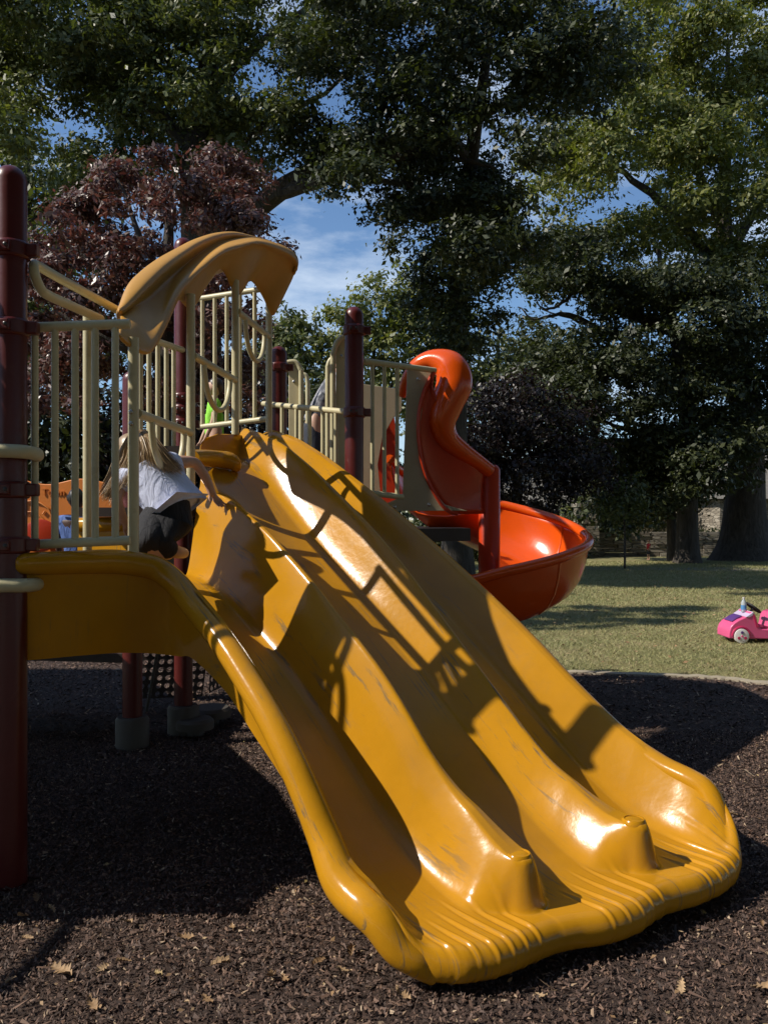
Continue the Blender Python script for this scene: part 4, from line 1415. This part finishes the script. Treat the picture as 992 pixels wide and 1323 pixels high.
# ------------------------------------------------------------------ toy car
def toy_car():
    d = 10.55
    o0 = at(934, 828, d)
    root = empty('toy_car', (o0.x, d, 0.0), 'pink ride-on toy car with white wheels standing on the grass', 'toy car')
    # side outline (x forward to the right, z up) in metres; nose at x=0
    out = [(0.0, .06), (0.0, .14), (.02, .20), (.06, .245), (.12, .285), (.19, .315), (.255, .355), (.285, .385), (.305, .375), (.315, .34), (.335, .26), (.36, .20), (.40, .175), (.46, .17), (.51, .185), (.525, .24), (.54, .32), (.57, .36), (.62, .375), (.72, .37), (.80, .33), (.84, .25), (.85, .14), (.85, .06), (.76, .05)]
    mb = MB()
    mb.prism([(x, z) for x, z in out], -.19, .19)
    b = mb.build('body', PINK, root, True, .025, 30)
    # cut-out look of the foot well: darker inner panel, hood decals
    MB().prism([(.30, .36), (.318, .34), (.34, .255), (.365, .20), (.33, .19), (.285, .33)], -.196, .196).build('dash_panel', PINKD, root, True, .004)
    MB().prism([(.20, .322), (.262, .362), (.288, .386), (.296, .368), (.285, .34), (.24, .315)], -.197, .197).build('windscreen_trim', LILAC, root, True, .004)
    MB().prism([(.06, .25), (.12, .292), (.185, .32), (.18, .30), (.12, .27), (.075, .24)], -.12, .12, Matrix.Translation((-.005, 0, .012))).build('bonnet_decal', PURPLE, root, True, .003)
    for x in (.145, .665):
        for sgn in (-1, 1):
            rot_ = Matrix.Rotation(R(90), 3, 'X')
            w = MB().lathe([(.07, -.035), (.088, -.03), (.090, 0), (.088, .03), (.07, .035)], 28, (x, sgn * .185, .09), rot_).build('wheel', WHITEP, root)
            for k in range(3):
                a = R(90 + 120 * k)
                c = Vector((x + .045 * math.cos(a), sgn * .222, .09 + .045 * math.sin(a)))
                sub(MB().lathe([(.018, -.003), (.018, .003)], 10, c, rot_).build('wheel_slot', PINKD if k else PURPLE), w)
            sub(MB().lathe([(.014, -.004), (.012, .004)], 10, (x, sgn * .222, .09), rot_).build('hub_cap', PINK), w)
        mb = MB()
        for sgn in (-1, 1):
            pts = [Vector((x + .108 * math.cos(t), sgn * .192, .09 + .108 * math.sin(t))) for t in [R(15 * k) for k in range(0, 13)]]
            mb.tube(pts, .012, 8)
        mb.build('wheel_arch', PINKD, root)
    # steering wheel on its column
    pts = []
    c = Vector((.375, 0, .415)); m_ = Matrix.Rotation(R(38), 3, 'Y')
    for k in range(20):
        a = 2 * math.pi * k / 20
        pts.append(c + m_ @ Vector((.095 * math.cos(a), .095 * math.sin(a), 0)))
    st = MB().tube(pts, .012, 8, closed=True).tube([c, c + m_ @ Vector((0, 0, -.10))], .016, 8).tube([pts[0], pts[10]], .011, 8).build('steering_wheel', RUBBER, root)
    MB().prism([(.40, .178), (.50, .192), (.50, .20), (.40, .19)], -.15, .15).build('seat', PINKD, root, True, .003)
    # lettering on the rear flank
    tcv = bpy.data.curves.new('side_lettering', 'FONT'); tcv.body = 'Ca'; tcv.size = .055; tcv.extrude = .001
    tob = bpy.data.objects.new('tmp', tcv); COL.objects.link(tob)
    me = bpy.data.meshes.new_from_object(tob.evaluated_get(bpy.context.evaluated_depsgraph_get()))
    bpy.data.objects.remove(tob)
    me.materials.clear(); me.materials.append(PURPLE)
    me.transform(Matrix.Translation((.585, -.192, .285)) @ Matrix.Rotation(R(90), 4, 'X'))
    link('side_lettering', me, root)
    # water bottle standing on the dash
    br = empty('water_bottle', (o0.x + .255, d, .362), 'clear water bottle with blue label standing on the pink toy car', 'bottle')
    m, t, bb = new_mat('clear_plastic')
    bb.inputs['Base Color'].default_value = (.75, .82, .86, 1); bb.inputs['Roughness'].default_value = .15
    bb.inputs['Transmission Weight'].default_value = .5
    MB().lathe([(.028, 0), (.032, .006), (.032, .10), (.028, .125), (.013, .155), (.013, .165)], 16).build('bottle_body', m, br)
    lb = plastic('blue_label', (.10, .28, .55), .4)
    MB().lathe([(.0335, .03), (.0335, .085)], 16).build('bottle_label', lb, br)
    MB().lathe([(.014, .165), (.015, .170), (.015, .183)], 12).build('bottle_cap', WHITEP, br)


toy_car()


# ------------------------------------------------------------------ stone buildings at the back
def building():
    b = empty('stone_house', (12.5, 40, 0), 'low stone house with arched opening and grey roof behind the oak trunks', 'house')
    x0, x1, y0, y1, h = 14.2, 24, 36, 44, 2.35
    ac, ar = 16.55, .62
    # front wall with an arched opening
    poly = [(x0, 0), (ac - ar, 0)] + [(ac - ar * math.cos(R(k)), .95 + ar * math.sin(R(k))) for k in range(0, 181, 15)] + [(ac + ar, 0), (x1, 0), (x1, h), (x0, h)]
    w = MB().prism(poly, y0, y0 + .4)
    w.box((x0, y0 + .4, 0), (x0 + .4, y1, h)).box((x1 - .4, y0 + .4, 0), (x1, y1, h)).box((x0 + .4, y1 - .4, 0), (x1 - .4, y1, h))
    o = w.build('wall', STONE, None, False)
    o.parent = b; o.matrix_parent_inverse = Matrix.Translation(-b.location)
    r = MB().prism([(0, 0), (8.8, 0), (4.4, 2.9)], 0, 1, Matrix(((0, (x1 - x0 + .8), 0, x0 - .4), (1, 0, 0, y0 - .4), (0, 0, 1, h + .003), (0, 0, 0, 1))))
    o = r.build('roof', SHINGLE, None, False); o.parent = b; o.matrix_parent_inverse = Matrix.Translation(-b.location)
    r = MB()
    for k in range(12):                      # shingle courses
        t0 = k / 12
        yy = y0 - .4 + 4.4 * t0; zz = h + 2.9 * t0
        r.box((x0 - .4, yy, zz + .0), (x1 + .4, yy + .40, zz + .04), None)
    bk = MB().box((ac - 1, y0 + 1.6, 0), (ac + 1, y0 + 1.7, 2.2)); o = bk.build('arch_shade_board', ARCH_SHADE, None, False); o.parent = b; o.matrix_parent_inverse = Matrix.Translation(-b.location)  # black board stands in for the shade behind the arch
    # second, longer roofed shelter to the left
    s = empty('stone_shelter', (8, 44, 0), 'long low stone shelter with sloping grey roof beyond the stone wall', 'shelter')
    x0, x1, y0, y1, h = 3.5, 14.0, 42, 50, 1.9
    w = MB().box((x0, y0, 0), (x1, y0 + .4, h)).box((x0, y0 + .4, 0), (x0 + .4, y1, h)).box((x1 - .4, y0 + .4, 0), (x1, y1, h))
    o = w.build('wall', STONE, None, False); o.parent = s; o.matrix_parent_inverse = Matrix.Translation(-s.location)
    r = MB().prism([(0, 0), (8.8, 0), (4.4, 2.6)], 0, 1, Matrix(((0, (x1 - x0 + .8), 0, x0 - .4), (1, 0, 0, y0 - .4), (0, 0, 1, h + .003), (0, 0, 0, 1))))
    o = r.build('roof', SHINGLE, None, False); o.parent = s; o.matrix_parent_inverse = Matrix.Translation(-s.location)
    # dry stone wall with visible courses
    wl = empty('stone_wall', (10, 34, 0), 'low grey dry-stone wall of long flat courses across the lawn', 'wall')
    k = 0
    for j in range(6):
        x = 8.3 + random.uniform(0, .3)
        mb = MB()
        while x < 13.6:
            L = random.uniform(.35, .95)
            dy = random.uniform(-.06, .04)
            mb.box((x, 34 + dy, j * .165 + .004), (x + L - .03, 34.45, j * .165 + .150 + random.uniform(-.01, .01)))
            x += L
        o = mb.build('stone_course', STONE, None, False); o['kind'] = 'stuff'; o.parent = wl; o.matrix_parent_inverse = Matrix.Translation(-wl.location)
    pr = empty('stone_pier', (8.0, 33.6, 0), 'square pale stone pier at the left end of the low wall', 'pier')
    mb = MB()
    for j in range(9):
        e = random.uniform(-.03, .03)
        mb.box((-.42 + e, -.35 + e, j * .22), (.42 + e, .35, j * .22 + .205))
    mb.build('pier_stones', STONE, pr, False)['kind'] = 'stuff'
    MB().box((-.5, -.42, 1.98), (.5, .42, 2.12)).build('cap_stone', STONE, pr, False)


building()


# ------------------------------------------------------------------ trees
def leaf_cloud(blobs, n, size, per=34, crad=.55, seed=1, droop=.25, aspect=.5, shell=.35):
    """diamond leaves in clumps spread through ellipsoids; returns verts, quads, clump centres
       blobs: (centre Vector, (rx, ry, rz), weight)"""
    r = np.random.default_rng(seed)
    wt = np.array([b[2] * (b[1][0] * b[1][1] * b[1][2]) ** (2 / 3) for b in blobs]); wt = wt / wt.sum()
    ncl = max(1, n // per)
    which = r.choice(len(blobs), ncl, p=wt)
    v = r.normal(size=(ncl, 3)); v /= np.linalg.norm(v, axis=1)[:, None]
    rad = (shell + (1 - shell) * r.random(ncl)) ** .6
    rad *= 1 + .24 * np.sin(v[:, 0] * 5 + which) * np.sin(v[:, 2] * 6 + 2 * which) + r.normal(0, .13, ncl)
    C = np.array([b[0] for b in blobs])[which] + v * rad[:, None] * np.array([b[1] for b in blobs])[which]
    cs = crad * r.uniform(.4, 1.15, ncl)
    cid = np.repeat(np.arange(ncl), per)
    m = len(cid)
    off = r.normal(size=(m, 3)) * cs[cid][:, None] * np.array([.62, .62, .36])
    P = C[cid] + off
    out = v[cid] * .55 + off / (np.linalg.norm(off, axis=1)[:, None] + 1e-6) * .45
    nrm = r.normal(size=(m, 3)) * .55 + out + np.array([0, 0, .55]); nrm /= np.linalg.norm(nrm, axis=1)[:, None]
    d = r.normal(size=(m, 3)); d[:, 2] -= droop * 1.6
    d -= nrm * np.sum(d * nrm, axis=1)[:, None]; d /= np.linalg.norm(d, axis=1)[:, None]
    nn = np.cross(d, nrm); nn /= np.linalg.norm(nn, axis=1)[:, None]
    s = size * np.clip(r.lognormal(-.08, .34, m), .4, 2.0)
    V = np.zeros((m, 4, 3))
    V[:, 0] = P - d * s[:, None] * .5
    V[:, 2] = P + d * s[:, None] * .5
    V[:, 1] = P + nn * (s * aspect * .5)[:, None]
    V[:, 3] = P - nn * (s * aspect * .5)[:, None] + np.cross(d, nn) * (s * .10)[:, None]
    return V.reshape(-1, 3), np.arange(m * 4).reshape(-1, 4), C


def tree(name, label, base, trunk, limbs, blobs, n, size, mat, per=34, crad=.55, seed=1, group=None, twigs=.5, cat='tree', **kw):
    """trunk, limbs: lists of (point, radius); blobs: see leaf_cloud"""
    root = empty(name, base, label, cat, group)
    mi = Matrix.Translation(-Vector(base))
    mb = MB()
    T = spline([(*p, r) for p, r in trunk], 5)
    mb.tube([p[:3] for p in T], [p[3] for p in T], 14)
    # root flare is part of the trunk's own profile
    o = mb.build('trunk', BARK); o.parent = root; o.matrix_parent_inverse = mi
    V, Q, C = leaf_cloud(blobs, n, size, per, crad, seed, **kw)
    lb = MB()
    pts, rads = [], []
    for lm in limbs:
        L = spline([(*p, r) for p, r in lm], 5)
        L = [np.array([*(p[:3] + rng.normal(0, .02, 3) * (p[3] < .2)), p[3]]) for p in L]
        lb.tube([p[:3] for p in L], [max(.012, p[3]) for p in L], 8)
        pts += [p[:3] for p in L]; rads += [p[3] for p in L]
    for p in T[len(T) // 3:]:
        pts.append(p[:3]); rads.append(p[3])
    pts = np.array(pts)
    r = random.Random(seed)
    sel = [c for c in C if r.random() < twigs]
    nodes = [pts]
    sel.sort(key=lambda c: float(np.min(np.sum((pts - c) ** 2, 1))))
    cur = list(map(np.array, pts))
    arr = np.array(cur); cr_ = [x * .55 for x in rads]
    for c in sel[:520]:
        dd = np.sum((arr - c) ** 2, 1) + 1.2 * np.maximum(0, arr[:, 2] - c[2]) ** 2
        i = int(np.argmin(dd))
        a = arr[i]
        L = np.linalg.norm(c - a)
        if L > 6: continue
        r0 = min(cr_[i], .02 + .014 * L); 
        mid = (a + c) / 2 + np.array([r.gauss(0, .1), r.gauss(0, .1), r.gauss(.05, .1)]) * L * .6
        lb.tube([a, mid, c], [max(.010, r0), max(.008, r0 * .6), .006], 4, caps=False)
        arr = np.concatenate([arr, [mid, c]]); cr_ += [r0 * .6, .012]
    if lb.v:
        o = lb.build('branches', BARK); o['kind'] = 'stuff'; o.parent = root; o.matrix_parent_inverse = mi
    o = link('crown', fast_mesh('crown', V, Q, mat), root); o.matrix_parent_inverse = mi
    return root


def blob(px, py, d, rx, ry, depth=None, w=1.0):
    """crown lobe seen at a pixel, radii in pixels, depth radius in metres"""
    k = d / FPX
    return (np.array(at(px, py, d)), (rx * k, depth if depth else (rx + ry) / 2 * k, ry * k), w)


def inpoly(x, y, poly):
    c = False
    j = len(poly) - 1
    for i in range(len(poly)):
        (xi, yi), (xj, yj) = poly[i], poly[j]
        if (yi > y) != (yj > y) and x < (xj - xi) * (y - yi) / (yj - yi) + xi: c = not c
        j = i
    return c


# openings where the sky shows between the crowns: (pixel x, pixel y, radius)
GAPS = [(400, 290, 34), (440, 300, 44), (420, 345, 42), (468, 330, 34), (400, 390, 32), (425, 405, 24), (498, 318, 18), (62, 145, 18), (66, 195, 14), (55, 300, 16), (622, 165, 17), (640, 205, 16), (655, 385, 15), (640, 415, 13), (670, 355, 10), (792, 0, 16), (700, 262, 8), (330, 170, 8), (590, 185, 8)]


def layered(poly, d, n, r0, r1, spread, seed, flat=.5, gaps=True):
    r = random.Random(seed)
    xs = [p[0] for p in poly]; ys = [p[1] for p in poly]
    out = []
    tries = 0
    while len(out) < n and tries < 6000:
        tries += 1
        x, y = r.uniform(min(xs), max(xs)), r.uniform(min(ys), max(ys))
        if not inpoly(x, y, poly): continue
        rx = r.uniform(r0, r1); ry = rx * flat * r.uniform(.8, 1.25)
        if gaps and any(math.hypot(x - gx, y - gy) < gr + ry * .75 for gx, gy, gr in GAPS): continue
        if sum(1 for o in out if math.hypot(x - o[5], (y - o[6]) * 1.4) < rx * .5) > 3: continue
        dd = d + r.uniform(-1, 1) * spread
        b = blob(x, y, dd, rx, ry)
        out.append((b[0], b[1], 1.0, 0, 0, x, y))
    return [(o[0], o[1], 1.0) for o in out]


# --- big oak on the left whose limb reaches over the slide
d = 19.0
g = at(262, 670, d)
tree('oak_tree', 'large oak behind the purple tree with a thick limb reaching right over the playground', (g.x, d, 0),
     [((g.x, d, -.1), .75), ((g.x, d, .4), .52), ((g.x + .05, d, 3), .44), (at(258, 330, d), .40), (at(254, 210, d), .34), (at(266, 110, d), .25), (at(275, 30, d), .16), (at(270, -60, d), .08)],
     [[(at(256, 315, d), .26), (at(310, 285, d - .4), .24), (at(370, 240, d - .9), .22), (at(430, 212, d - 1.2), .19), (at(500, 182, d - 1.4), .15), (at(570, 158, d - 1.5), .10), (at(650, 130, d - 1.5), .05), (at(720, 105, d - 1.5), .02)],
      [(at(360, 250, d - .9), .15), (at(420, 232, d - 1.4), .14), (at(500, 205, d - 1.8), .11), (at(560, 200, d - 2), .07), (at(640, 215, d - 2), .03)],
      [(at(264, 210, d), .16), (at(310, 190, d), .12), (at(350, 155, d), .09), (at(420, 120, d), .05), (at(480, 60, d), .03)],
      [(at(256, 200, d), .18), (at(210, 150, d), .14), (at(150, 110, d), .09), (at(80, 90, d), .04)],
      [(at(262, 130, d), .15), (at(330, 60, d), .10), (at(400, 10, d), .05)],
      [(at(262, 120, d), .14), (at(200, 60, d), .09), (at(120, 10, d), .04)]],
     layered([(-40, -70), (420, -70), (430, 60), (400, 150), (350, 210), (300, 236), (230, 228), (150, 232), (95, 255), (40, 225), (-40, 170)], d, 175, 22, 54, 2.4, 5),
     118000, .115, LEAF_OAK, 40, .34, 21, twigs=.35)
# canopy carried by that limb is the oak with shade-darkened leaves to the right of it: its own tree, trunk hidden behind the spiral slide woods
d = 17.0
g = at(590, 670, d + 4)
tree('oak_tree', 'dark oak in the middle whose shaded crown hangs above the sky gap', (g.x, d + 4, 0),
     [((g.x, d + 4, -.1), .5), ((g.x, d + 4, 2), .30), (at(590, 430, d + 4), .24), (at(598, 300, d + 3), .20), (at(612, 180, d + 1.5), .15), (at(630, 60, d + .5), .09), (at(635, -50, d), .04)],
     [[(at(598, 300, d + 3), .13), (at(560, 255, d + 2), .09), (at(510, 235, d), .06), (at(440, 215, d), .03)],
      [(at(610, 210, d + 2), .12), (at(570, 160, d + .6), .10), (at(520, 115, d), .08), (at(450, 40, d), .03)],
      [(at(615, 150, d + 1), .12), (at(690, 110, d), .08), (at(770, 50, d), .03)],
      [(at(598, 310, d + 3), .12), (at(640, 300, d + 1.5), .08), (at(690, 330, d + .6), .04)]],
     layered([(400, -70), (800, -70), (808, 90), (770, 130), (705, 170), (655, 250), (705, 300), (690, 350), (620, 365), (560, 350), (510, 300), (450, 255), (385, 212), (380, 100)], d + .5, 200, 20, 50, 2.2, 6) + [blob(x_, y_, d + 2.2, 34, 22, .8) for x_, y_ in ((545, 385), (580, 420), (590, 330), (600, 365), (582, 385), (606, 300), (560, 350), (620, 400), (600, 440), (575, 460), (612, 250))],
     132000, .105, LEAF_SHADE, 40, .32, 22, twigs=.4)

# --- purple leaved tree behind the hood
d = 12.0
g = at(214, 670, d)
tree('plum_tree', 'purple-leaved tree behind the ochre hood and near post', (g.x, d, 0),
     [((g.x, d, -.1), .22), ((g.x, d, 1), .16), (at(212, 480, d), .13), (at(214, 400, d), .11), (at(217, 320, d), .08), (at(222, 240, d), .03)],
     [[(at(213, 440, d), .08), (at(160, 380, d), .05), (at(100, 320, d), .02)], [(at(214, 420, d), .08), (at(270, 350, d), .05), (at(330, 290, d), .02)],
      [(at(214, 470, d), .07), (at(140, 440, d - .4), .05), (at(60, 400, d - .5), .02)], [(at(215, 380, d), .06), (at(180, 300, d), .04), (at(150, 230, d), .015)]],
     layered([(20, 350), (45, 300), (95, 250), (150, 212), (225, 190), (300, 200), (345, 232), (375, 285), (365, 330), (330, 400), (340, 520), (20, 540)], d, 118, 14, 34, 1.3, 7, .55, False),
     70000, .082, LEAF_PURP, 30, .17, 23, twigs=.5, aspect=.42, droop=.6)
# darker low growth under and behind it
for i, (px, py, dd, rx, ry, lab, mat) in enumerate(((60, 560, 14, 110, 110, 'dark shrub of dense leaves behind the front railing and orange panel', LEAF_SHADE), (200, 590, 14.5, 110, 110, 'dark purple shrub behind the climbing child and railings', LEAF_PURP_SHADE), (320, 580, 15.5, 90, 110, 'dark shrub behind the far guard panel above the slide', LEAF_PURP_SHADE),
                                                    (430, 600, 17, 90, 105, 'dark shrub beyond the adult on the far deck', LEAF_SHADE))):
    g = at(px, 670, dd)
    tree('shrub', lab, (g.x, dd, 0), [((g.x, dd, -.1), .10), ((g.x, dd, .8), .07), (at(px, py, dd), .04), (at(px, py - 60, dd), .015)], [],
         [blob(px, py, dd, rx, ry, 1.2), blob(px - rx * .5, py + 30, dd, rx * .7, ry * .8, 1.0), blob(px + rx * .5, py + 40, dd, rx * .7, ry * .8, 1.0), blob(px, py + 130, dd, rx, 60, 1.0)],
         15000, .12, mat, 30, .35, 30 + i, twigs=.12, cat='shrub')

# --- blue-green tree at far left
d = 24.0
g = at(30, 670, d)
tree('maple_tree', 'blue-green tree at the left edge beyond the near post', (g.x, d, 0),
     [((g.x, d, -.1), .4), ((g.x, d, 2), .28), (at(30, 400, d), .22), (at(36, 250, d), .12), (at(30, 150, d), .05)],
     [[(at(34, 330, d), .1), (at(0, 200, d), .05), (at(-20, 160, d), .02)], [(at(32, 300, d), .1), (at(80, 240, d), .05), (at(100, 180, d), .02)]],
     [blob(10, 165, d, 50, 40, 1.6), blob(25, 245, d, 45, 40, 1.6), blob(100, 250, d, 50, 40, 1.5), blob(60, 330, d, 100, 55, 2), blob(0, 420, d, 90, 70, 2), blob(110, 430, d, 90, 60, 2)],
     20000, .17, LEAF_OAK, 30, .55, 41)

# --- sunlit trees in the middle distance, beyond the sky gap
d = 46.0
for i, (px, crown, lab, mat, nleaf) in enumerate((
    (480, [(450, 420, 36, 40), (490, 400, 42, 42), (530, 380, 45, 45), (470, 465, 60, 40), (540, 450, 60, 50), (575, 410, 40, 45), (560, 520, 70, 60)], 'sunlit yellow-green tree rising behind the maroon post', LEAF_SUNLIT, 20000),
    (385, [(372, 425, 28, 28), (388, 450, 45, 38), (350, 470, 50, 40), (400, 500, 60, 50)], 'small blue-green tree low in the sky gap behind the hood', LEAF_OAK, 12000),
    (640, [(620, 470, 60, 40), (660, 500, 60, 40), (600, 540, 70, 50), (690, 460, 40, 30), (700, 540, 60, 40)], 'mid-green tree behind the top of the spiral slide', LEAF_OAK, 16000))):
    g = at(px, 670, d)
    tree('maple_tree', lab, (g.x, d, 0), [((g.x, d, -.1), .35), ((g.x, d, 3), .24), (at(px, 540, d), .2), (at(px + 4, 430, d), .07)],
         [[(at(px, 560, d), .12), (at(px - 30, 480, d), .06), (at(px - 40, 430, d), .02)], [(at(px, 550, d), .12), (at(px + 40, 470, d), .06), (at(px + 60, 420, d), .02)]],
         [blob(x, y, d, rx, ry) for x, y, rx, ry in crown], nleaf, .26, mat, 30, .6, 50 + i)

# --- dark purple tree beyond the spiral slide
d = 25.0
g = at(668, 670, d)
tree('plum_tree', 'dark purple-leaved tree in shade beyond the orange spiral slide', (g.x, d, 0),
     [((g.x, d, -.1), .22), ((g.x, d, 1.2), .16), (at(668, 600, d), .12), (at(668, 520, d), .04)], [[(at(668, 620, d), .08), (at(620, 560, d), .03)], [(at(668, 610, d), .08), (at(720, 560, d), .03)]],
     [blob(620, 555, d, 60, 50), blob(690, 555, d, 70, 48), blob(660, 510, d, 50, 34), blob(600, 620, d, 60, 50), blob(680, 625, d, 85, 50), blob(745, 600, d, 50, 45)],
     34000, .115, LEAF_PURP_SHADE, 36, .40, 61, droop=.5)

# --- big oak on the right
d = 31.0
g = at(962, 670, d)
bx = g.x
tree('oak_tree', 'huge old oak with flared trunk at the right edge, sunlit high crown', (bx, d, 0),
     [((bx, d, -.2), 1.5), ((bx, d, .25), 1.15), ((bx, d, .8), .90), ((bx, d, 1.8), .74), (at(964, 600, d), .64), (at(962, 520, d), .56), (at(950, 430, d), .42), (at(938, 350, d), .34), (at(935, 250, d), .25), (at(940, 150, d), .15), (at(940, 50, d), .06)],
     [[(at(958, 520, d), .38), (at(925, 470, d - .5), .33), (at(890, 440, d - 1), .28), (at(850, 418, d - 1.4), .22), (at(800, 400, d - 2), .18), (at(750, 372, d - 2.5), .14), (at(700, 360, d - 3), .10), (at(660, 345, d - 3), .06), (at(625, 340, d - 3), .02)],
      [(at(940, 370, d), .24), (at(890, 300, d - 1), .18), (at(830, 240, d - 1.5), .12), (at(770, 205, d - 2), .06), (at(720, 190, d - 2), .02)],
      [(at(936, 300, d), .2), (at(890, 190, d), .12), (at(850, 90, d), .05)], [(at(940, 330, d), .2), (at(1000, 230, d), .1), (at(1040, 120, d), .04)],
      [(at(850, 418, d - 1.4), .14), (at(790, 430, d - 2), .10), (at(735, 405, d - 2.4), .07), (at(690, 412, d - 2.6), .04), (at(670, 395, d - 2.6), .02)],
      [(at(950, 440, d), .2), (at(1010, 400, d), .12), (at(1060, 350, d), .05)],
      [(at(750, 372, d - 2.5), .07), (at(720, 395, d - 2.6), .05), (at(700, 398, d - 2.6), .03), (at(690, 380, d - 2.7), .015)]],
     layered([(800, -70), (1080, -70), (1080, 370), (960, 350), (850, 335), (760, 315), (665, 262), (690, 190), (760, 165), (795, 100)], d - .8, 175, 22, 52, 2.4, 8),
     106000, .17, LEAF_SUNLIT, 40, .48, 71, twigs=.35)
d = 29.0
g = at(888, 670, d)
tree('oak_tree', 'shaded oak with a straight dark trunk left of the huge oak', (g.x, d, 0),
     [((g.x, d, -.1), .55), ((g.x, d, .5), .40), ((g.x, d, 2), .34), (at(889, 560, d), .30), (at(880, 470, d), .24), (at(860, 380, d), .16), (at(850, 320, d), .06)],
     [[(at(885, 520, d), .18), (at(820, 450, d), .12), (at(760, 420, d), .06), (at(700, 400, d), .02)], [(at(888, 560, d), .16), (at(830, 560, d), .1), (at(770, 540, d), .04)], [(at(880, 480, d), .15), (at(930, 420, d), .08), (at(980, 380, d), .03)]],
     layered([(655, 310), (760, 300), (900, 345), (1040, 375), (1040, 570), (975, 600), (905, 660), (800, 665), (745, 610), (695, 565), (690, 470), (650, 370)], d, 205, 22, 54, 2.6, 9),
     124000, .16, LEAF_SHADE, 40, .46, 72, twigs=.35)
d = 30.0
g = at(867, 670, d)
tree('young_tree', 'slim dark tree trunk left of the shaded oak before the stone wall', (g.x, d, 0), [((g.x + .1, d, -.1), .3), ((g.x + .05, d, .4), .2), ((g.x, d, 1.6), .16), (at(862, 600, d), .12), (at(858, 540, d), .05)], [],
     [blob(858, 590, d, 50, 40), blob(820, 640, d, 40, 26), blob(870, 640, d, 40, 22)], 9000, .18, LEAF_SHADE, 30, .5, 73)
d = 25.5
g = at(807, 670, d)
tree('sapling', 'thin bare-stemmed sapling standing on the lawn before the stone wall', (g.x, d, 0), [((g.x, d, -.05), .035), ((g.x, d, 1), .03), (at(806, 660, d), .022), (at(808, 635, d), .01)], [],
     [blob(800, 655, d, 34, 22), blob(815, 640, d, 26, 20)], 1500, .14, LEAF_OAK, 20, .25, 74)
# shrubs in front of the stone pier and round the lawn's far side
for i, (px, py, dd, rx, ry, mat, lab) in enumerate(((770, 660, 35, 45, 34, LEAF_OAK, 'grey-green bush above the stone pier'), (700, 690, 33, 70, 34, LEAF_SHADE, 'dark bush low behind the bowl of the spiral slide'), (600, 690, 30, 60, 34, LEAF_SHADE, 'dark bush seen between the yellow slide and the spiral column'),
                                                     (900, 700, 35.3, 28, 16, LEAF_SHADE, 'low dark bush against the stone house'), (820, 650, 38, 60, 30, LEAF_SHADE, 'dark evergreen bush before the shelter roof'))):
    g = at(px, 670, dd)
    tree('bush', lab, (g.x, dd, 0), [((g.x, dd, -.05), .08), ((g.x, dd, .5), .06), (at(px, py, dd), .03)], [], [blob(px, py, dd, rx, ry, 1.0), blob(px - rx * .4, py + 12, dd, rx * .6, ry * .8, .9), blob(px + rx * .4, py + 14, dd, rx * .6, ry * .8, .9)], 6000, .16, mat, 30, .35, 80 + i, twigs=.1, cat='bush')

# far wood closing the view
bl = []
for k in range(46):
    x = -75 + k * 3.6
    y = 62 + 8 * math.sin(k * 1.7)
    if 3 < x < 26: y += 2
    h = 5.5 + 2.2 * math.sin(k * 2.3)
    if -1 < x < -14: h *= .6
    bl.append((np.array((x, y, h * .55)), (4.2, 3.5, h * .62), 1.0))
for k in range(40):                        # ring of wood added out of view to cut the skylight
    a = R(118 + k * 7.6)
    if 50 < math.degrees(a) % 360 < 130: continue
    rr = 27 + 2.5 * math.sin(k * 2.1)
    h = 12.5 + 2 * math.sin(k * 1.3)
    if abs((math.degrees(a) % 360) - 191) < 35: h = 10.5; rr += 2
    bl.append((np.array((rr * math.cos(a), rr * math.sin(a), h * .52)), (3.6, 3.6, h * .52), 1.0))
V, Q, C = leaf_cloud(bl, 90000, .46, 30, 1.0, 91)
props(link('far_wood', fast_mesh('far_wood', V, Q, LEAF_SHADE)), kind='stuff')

# unseen trees added outside the frame to block skylight over the playground
for i, (x, y, h) in enumerate(((12.5, 2.5, 17), (16, 11, 17), (4.8, -2.6, 17), (1.0, -7.5, 16), (-5, -7.5, 14))):
    bl = [(np.array((x, y, h * .62)), (6.2, 6.0, h * .33), 1.0), (np.array((x + 2, y + 2, h * .5)), (3.4, 3.4, h * .25), 1.0), (np.array((x - 2, y - 1.5, h * .55)), (3.4, 3.4, h * .27), 1.0)]
    tree('oak_tree', ('unseen oak added as sky blocker to the right of the slide', 'unseen oak added as sky blocker right of the toy car', 'unseen oak added as sky blocker just behind the camera', 'unseen oak added as sky blocker straight behind the camera', 'unseen oak added as sky blocker behind the camera to the left', 'unseen oak added as sky blocker far left of the climbing structure', 'unseen oak added as sky blocker beyond the orange panel on the left')[i], (x, y, 0),
         [((x, y, -.1), .6), ((x, y, .6), .42), ((x, y, h * .35), .34), ((x + .2, y, h * .65), .18), ((x, y, h * .9), .05)], [], bl, 9000, .65, LEAF_OAK, 30, .8, 200 + i, twigs=.1)
